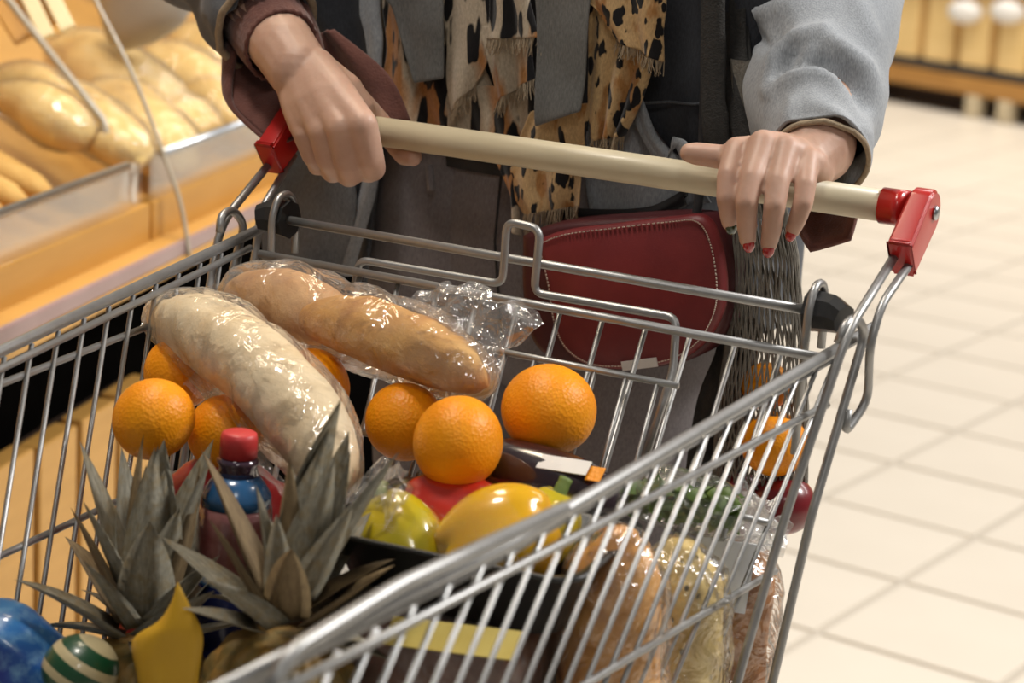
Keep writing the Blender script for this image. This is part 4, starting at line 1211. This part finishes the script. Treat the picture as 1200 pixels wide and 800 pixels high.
# frayed cuff edges
def ringpts(c, ax, ra, rb, up, n=40, am=.0015):
    ax = ax.normalized(); v = (V(up)-ax*V(up).dot(ax)).normalized(); u = v.cross(ax); out = []
    for k in range(n+1):
        a = 2*pi*k/n; p = c+u*cos(a)*ra+v*sin(a)*rb; out.append(p+V((noise.noise(p*90), noise.noise(p*90+V((5, 5, 5))), noise.noise(p*80)))*am)
    return out
bm = bmesh.new(); tube(bm, ringpts(at(958, 190, 1.580), at(958, 190, 1.580)-at(957, 165, 1.598), .0375, .038, (0, 0, 1)), .0022, 6)
link('frayed_cuff', bm, M['fray'], slL)
bm = bmesh.new(); tube(bm, ringpts(at(312, 30, 1.77), at(312, 30, 1.77)-at(303, 12, 1.785), .040, .044, (0, 0, 1), 60, .003), .0034, 6)
link('frayed_cuff', bm, M['fray'], slR)
# sweater cuffs
rim = [(358, 20, 1.765), (340, 13, 1.772), (318, 13, 1.778), (294, 28, 1.782), (278, 62, 1.778), (271, 100, 1.765), (273, 124, 1.758), (296, 148, 1.746), (320, 164, 1.738), (345, 158, 1.742), (372, 125, 1.757), (375, 70, 1.765)]
rp_ = catmull([at(*q) for q in rim]+[at(*rim[0])], 5)[:-1]; nn = len(rp_)
cdeep = at(302, 12, 1.815); cm = sum(rp_, V())/nn
bm = bmesh.new(); rings = []
for t, sc_ in ((0, 1.0), (.02, 1.05), (.12, 1.10), (.35, 1.02), (.7, .88), (1.0, .80)):
    c = cm.lerp(cdeep, t)
    rings.append([bm.verts.new(c+(p-cm)*sc_*(1+.03*fbm(p+V((0, 0, t)), 20))) for p in rp_])
for a, b in zip(rings, rings[1:]):
    for k in range(nn): bm.faces.new((a[k], a[(k+1) % nn], b[(k+1) % nn], b[k]))
o = link('sweater_cuff', bm, M['sweater'], person); ev(o, ('SOLIDIFY', dict(thickness=.006, offset=0)), ('SUBSURF', dict(levels=1)))
# inner ribbed band hugging the wrist
bm = bmesh.new()
loft(bm, [at(296, 0, 1.81), at(315, 32, 1.775), at(330, 55, 1.748)], [.036, .033, .031], [.038, .035, .033], (0, 0, 1), 60, 6, lambda t, a, q: .0010*sin(a*34))
o = link('sweater_rib', bm, M['sweater'], person); ev(o, ('SOLIDIFY', dict(thickness=.003, offset=-1)))
def ribbon(bm, L, R, Y, fold=.004, nf=2.5, ph=0, nu=16, nv=20, dY=0):
    L = catmull([onY(*p, Y) for p in L], 10); R = catmull([onY(*p, Y) for p in R], 10)
    g = []
    for j in range(nv+1):
        v = j/nv; a = L[round(v*(len(L)-1))]; b = R[round(v*(len(R)-1))]
        row = []
        for i in range(nu+1):
            u = i/nu; p = a.lerp(b, u)
            p = p + V((0, 1, 0))*(fold*sin(nf*2*pi*u+ph+v*1.2)*(.6+.6*v) + dY*v + .003*noise.noise(p*25))
            row.append(bm.verts.new(p))
        g.append(row)
    for j in range(nv):
        for i in range(nu): bm.faces.new((g[j][i], g[j+1][i], g[j+1][i+1], g[j][i+1]))
    return [v.co.copy() for v in g[-1]]
def fringe(bm, edge, L=.012, n=4):
    for a, b in zip(edge, edge[1:]):
        for k in range(n):
            p = a.lerp(b, (k+random.random())/n); d = V((random.uniform(-.35, .35), random.uniform(-.2, .1), -1)).normalized()
            l = L*random.uniform(.6, 1.3)
            tube(bm, [p+V((0, 0, .002)), p+d*l*.5, p+d*l+V((random.uniform(-.002, .002), 0, 0))], [.0006, .0005, .0003], 4, False)
bm = bmesh.new()
ribbon(bm, [(368, 40), (385, 80), (430, 140)], [(392, 34), (452, 88), (476, 142)], .045, .006, 1)
o = link('sweater_cuff', bm, M['sweater'], person); ev(o, ('SOLIDIFY', dict(thickness=.003)))
bm = bmesh.new()
c0 = at(975, 225, 1.60)
hx = [(925, 258, 1.60), (948, 299, 1.585), (1000, 284, 1.575), (1012, 240, 1.58), (985, 215, 1.60), (940, 225, 1.61)]
hv = [bm.verts.new(at(*q)) for q in hx]; hc = bm.verts.new(at(962, 250, 1.625))
for a, b in zip(hv, hv[1:]+hv[:1]): bm.faces.new((a, b, hc))
bmesh.ops.subdivide_edges(bm, edges=bm.edges, cuts=3, use_grid_fill=True)
o = link('sweater_cuff', bm, M['sweater'], person); ev(o, ('SMOOTH', dict(factor=.4, iterations=2)), ('SOLIDIFY', dict(thickness=.003)))

# --- jacket body
bm = bmesh.new()
ja, jb = .205, .135; n = 60; rows = []
for j in range(26):
    z = 1.40-.56*j/25; k_ = 1+.10*(j/25)**2 if z < 1.3 else 1-.25*((z-1.3)/.1)
    row = []
    for i in range(n+1):
        a = radians(-52)+radians(284)*i/n      # around the back
        p = V((PX+ja*k_*cos(a), PY+.01+jb*k_*sin(a), z))
        p += V((cos(a), sin(a), 0))*(.006*fbm(p, 9)+.004*sin(a*14)*(j/25))
        row.append(bm.verts.new(p))
    rows.append(row)
for a, b in zip(rows, rows[1:]):
    for i in range(n): bm.faces.new((a[i], b[i], b[i+1], a[i+1]))
jk = link('jacket', bm, M['denim_mid'], person); ev(jk, ('SOLIDIFY', dict(thickness=.004)))
bm = bmesh.new()
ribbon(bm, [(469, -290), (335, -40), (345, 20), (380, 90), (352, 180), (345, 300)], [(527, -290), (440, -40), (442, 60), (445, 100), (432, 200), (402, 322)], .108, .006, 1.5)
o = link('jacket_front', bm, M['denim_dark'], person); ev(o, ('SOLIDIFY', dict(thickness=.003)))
bm = bmesh.new(); ribbon(bm, [(520, -290), (428, -40), (430, 50), (436, 98), (428, 200), (396, 322)], [(533, -290), (452, -40), (449, 50), (446, 92), (443, 205), (412, 322)], .100, .0015, 1, nu=6)
o = link('jacket_placket', bm, M['denim'], person); ev(o, ('SOLIDIFY', dict(thickness=.004)))
bm = bmesh.new(); ribbon(bm, [(352, 170), (330, 205), (306, 245), (312, 335)], [(410, 170), (414, 210), (416, 250), (400, 322)], .095, .004, 1)
o = link('jacket_hem', bm, M['denim_hem'], person); ev(o, ('SOLIDIFY', dict(thickness=.003)))
bm = bmesh.new()
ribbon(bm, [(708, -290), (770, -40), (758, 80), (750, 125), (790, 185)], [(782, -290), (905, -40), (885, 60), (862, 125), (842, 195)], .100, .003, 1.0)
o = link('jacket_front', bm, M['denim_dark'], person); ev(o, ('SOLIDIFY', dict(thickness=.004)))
wire('hem_seam', [onY(x, y, .0945) for x, y in ((752, 121), (785, 119), (812, 122), (850, 120))], .0012, M['denim_mid'], person, sides=5)
bm = bmesh.new()
ribbon(bm, [(690, 130), (686, 200), (690, 250)], [(748, 100), (785, 170), (832, 238)], .112, .004, 1.2)
ribbon(bm, [(740, 118), (745, 150), (765, 188)], [(752, 112), (770, 160), (802, 190)], .092, .002, 1, nu=6)
ribbon(bm, [(783, 186), (792, 172), (800, 190)], [(790, 160), (806, 168), (815, 195)], .088, .001, 1, nu=4)
o = link('jacket_lining', bm, M['denim'], person); ev(o, ('SOLIDIFY', dict(thickness=.003)))
bm = bmesh.new(); ball(bm, onY(709, 173, .095), .0065, 14, 8, (1, .4, 1)); o = link('jacket_button', bm, M['steel'], person)
bm = bmesh.new(); ribbon(bm, [(640, 262), (700, 268), (760, 262), (800, 240)], [(640, 240), (700, 245), (760, 242), (800, 222)], .098, .001, 1)
o = link('belt_pouch_strap', bm, M['black_cloth'], person); ev(o, ('SOLIDIFY', dict(thickness=.006)))
# --- scarf
bmt = bmesh.new(); bml = bmesh.new(); bmf = bmesh.new(); bms = bmesh.new()
ribbon(bmt, [(533, -290), (452, -40), (452, 60), (443, 105), (470, 160)], [(582, -290), (540, -40), (560, 60), (590, 130), (600, 172)], .098, .005, 3)
fringe(bmf, ribbon(bmt, [(571, -290), (521, -40), (522, 50), (521, 90), (527, 132)], [(604, -290), (580, -40), (575, 50), (568, 80), (558, 96)], .084, .003, 1.2))
fringe(bmf, ribbon(bmt, [(601, -290), (576, -40), (572, 20), (569, 46)], [(624, -290), (618, -40), (624, 20), (632, 44)], .070, .003, 2))
fringe(bmf, ribbon(bmt, [(560, 30), (572, 75), (580, 120)], [(625, 30), (622, 60), (624, 92)], .083, .004, 2))
ribbon(bmt, [(556, 100), (570, 140), (580, 180)], [(640, 100), (640, 140), (640, 180)], .092, .004, 2)
fringe(bmf, ribbon(bml, [(622, 130), (600, 180), (596, 220), (612, 254)], [(692, 120), (684, 180), (682, 215), (680, 243)], .082, .004, 2.5), .014, 4)
ribbon(bmt, [(580, 190), (597, 230), (598, 270)], [(604, 190), (606, 230), (610, 276)], .088, .003, 1, nu=6)
fringe(bmf, ribbon(bml, [(690, -20), (688, 60), (687, 110), (690, 166)], [(772, -20), (768, 60), (752, 115), (728, 160)], .080, .004, 3))
fringe(bmf, ribbon(bml, [(652, -290), (668, -40), (700, 15), (720, 46)], [(711, -290), (776, -40), (775, 40), (775, 74)], .068, .004, 2), .010, 4)
ribbon(bms, [(533, -290), (452, -40), (458, 10), (470, 55), (484, 98)], [(573, -290), (524, -40), (522, 10), (521, 50), (520, 92)], .078, .003, .8)
s3 = link('scarf_lining', bms, M['suede'], person); s3['label'] = 'plain grey scarf end'
ev(s3, ('SOLIDIFY', dict(thickness=.002)), ('SUBSURF', dict(levels=1))); bms = bmesh.new()
ribbon(bms, [(629, -290), (626, -40), (628, 40), (626, 100), (625, 149)], [(665, -290), (692, -40), (693, 20), (690, 80), (684, 130)], .070, .003, .6)
scarf = link('scarf', bmt, M['tiger'], person); scarf['label'] = 'bold black and brown animal print scarf'
ev(scarf, ('SOLIDIFY', dict(thickness=.0016)), ('SUBSURF', dict(levels=1)))
s2 = link('scarf', bml, M['leopard'], person); s2['label'] = 'small spotted leopard print scarf end'
ev(s2, ('SOLIDIFY', dict(thickness=.0016)), ('SUBSURF', dict(levels=1)))
s3 = link('scarf_lining', bms, M['suede'], person); s3['label'] = 'plain grey scarf end'
ev(s3, ('SOLIDIFY', dict(thickness=.002)), ('SUBSURF', dict(levels=1)))
o = link('fringe', bmf, M['fray'], scarf); o['kind'] = 'stuff'

# ------------------------------------------------------------------ handbag
hbg = thing('handbag', onY(745, 345, .07), 'burgundy leather saddle handbag with pale stitching hanging at the hip', 'handbag')
out = [(628, 282), (660, 270), (720, 262), (790, 254), (825, 254), (842, 285), (849, 340), (842, 375), (822, 405), (790, 424), (740, 432), (695, 430), (664, 412), (648, 380), (640, 330)]
def plate(name, outline, y0, y1, mat, parent, bev=.004):
    bm = bmesh.new()
    c0 = [onY(*q, y0) for q in outline]; P_ = catmull(c0+[c0[0]], 4)[:-1]
    cc = sum(P_, V())/len(P_)
    n = len(P_); th = y1-y0
    lay = []
    for sc_, y in ((.93, y0-.004), (.985, y0-.001), (1, y0+th*.25), (1, y0+th*.8), (.97, y1)):
        lay.append([bm.verts.new(V((cc.x+(p.x-cc.x)*sc_, y, cc.z+(p.z-cc.z)*sc_))) for p in P_])
    for a, b in zip(lay, lay[1:]):
        for i in range(n): bm.faces.new((a[i], a[(i+1) % n], b[(i+1) % n], b[i]))
    bm.faces.new(lay[0][::-1]); bm.faces.new(lay[-1])
    return link(name, bm, mat, parent), P_, cc
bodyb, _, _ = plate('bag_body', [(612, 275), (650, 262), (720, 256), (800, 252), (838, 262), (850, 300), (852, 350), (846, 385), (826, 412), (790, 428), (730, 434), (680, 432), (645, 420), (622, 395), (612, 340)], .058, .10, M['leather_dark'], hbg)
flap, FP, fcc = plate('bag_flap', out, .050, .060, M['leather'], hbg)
bm = bmesh.new(); n = len(FP)
for i in range(n*3):
    t = i/3; a = FP[int(t) % n]; b = FP[(int(t)+1) % n]; p = a.lerp(b, t-int(t)); q = a.lerp(b, min(1, t-int(t)+.2))
    p, q = [V((fcc.x+(w.x-fcc.x)*.945, .0452, fcc.z+(w.z-fcc.z)*.945)) for w in (p, q)]
    tube(bm, [p, q], .0006, 4)
o = link('stitching', bm, M['thread'], flap); o['kind'] = 'stuff'
wire('bag_strap', catmull([onY(815, 262, .075), onY(822, 200, .082), onY(826, 100, .09), onY(835, -60, .10)], 6), .004, M['black_cloth'], hbg)
bm = bmesh.new(); a = onY(729, 429, .045); b = onY(770, 424, .045); xx = (b-a).normalized()
box(bm, (a+b)/2, ((b-a).length, .0012, .0075), Matrix((xx, V((0, 1, 0)), xx.cross(V((0, 1, 0))))).transposed())
link('bag_tag', bm, M['white'], hbg, smooth=False)['label'] = 'small pale tag'

# ------------------------------------------------------------------ string bag with fruit
sb = thing('string_bag', onY(900, 560, .07), 'grey knotted string bag of fruit hanging beside the handbag', 'string bag')
ys = .075
def netsurf(t, a):
    cx = [(868, 70), (884, 190), (895, 300), (897, 400), (893, 490), (890, 560), (892, 622)]
    wd = [12, 26, 42, 48, 56, 58, 12]
    f = t*6; i = min(int(f), 5); u = f-i
    px = cx[i][0]+(cx[i+1][0]-cx[i][0])*u; py = cx[i][1]+(cx[i+1][1]-cx[i][1])*u
    w = wd[i]+(wd[i+1]-wd[i])*(u*u*(3-2*u))
    c = onY(px, py, ys+.012); r = w*1.72/FPX
    return c+V((r*cos(a), r*.55*sin(a), 0))
bm = bmesh.new(); ns = 44
for s_ in (-1, 1):
    for k in range(ns):
        pts = []
        for i in range(41):
            t = i/40; a = 2*pi*k/ns + s_*(.35*t + 1.3*t**2) + .10*noise.noise(V((k, t*9, s_)))
            pts.append(netsurf(t, a))
        tube(bm, pts, .00085, 4, False)
o = link('net', bm, M['net'], sb); o['kind'] = 'stuff'
bm = bmesh.new()
loft(bm, [onY(835, -60, .085), onY(836, 60, .078), onY(838, 150, .072), onY(845, 200, .075)], [.010, .0105, .011, .010], [.005, .005, .005, .005], (0, 1, 0), 14, 5, lambda t, a, q: .0015*fbm(q, 60), True, True)
link('strap', bm, M['black_knit'], sb)
bm = bmesh.new()
loft(bm, [onY(862, -60, .105), onY(860, 40, .10), onY(866, 100, .088), onY(880, 190, .078)], [.012, .012, .013, .017], [.005, .005, .006, .008], (0, 1, 0), 20, 5, lambda t, a, q: .002*sin(a*7), True, True)
link('strap', bm, M['black_knit'], sb)
# black shawl edge between the handbag and the net
bm = bmesh.new()
ribbon(bm, [(842, 200), (850, 290), (842, 400), (815, 470), (800, 560)], [(868, 200), (880, 300), (885, 420), (880, 500), (872, 600)], .112, .004, 2)
o = link('shawl', bm, M['black_knit'], person); ev(o, ('SOLIDIFY', dict(thickness=.003)))
def fruit(px, py, y, r, mat, name, label, cat):
    bm = bmesh.new(); ball(bm, (0, 0, 0), r, 24, 16, (1, 1, .95)); o = link(name, bm, mat); o.location = onY(px, py, y); return tag(o, label, cat)
M['apple_red'] = simple('dark_red_skin', (.22, .010, .014), (.14, .006, .012), rough=.3, scale=25, coat=.4)
fruit(908, 520, .075, .027, M['orange'], 'orange', 'lower orange in the string bag, above the dark red fruit', 'orange')
fruit(898, 452, .094, .020, M['orange'], 'orange', 'upper orange in the string bag, level with the cart rim', 'orange')
fruit(918, 590, .08, .026, M['apple_red'], 'red_fruit', 'dark red round fruit at the bottom right of the string bag', 'fruit')
fruit(868, 590, .08, .026, M['apple_red'], 'red_fruit', 'dark red round fruit at the bottom left of the string bag', 'fruit')
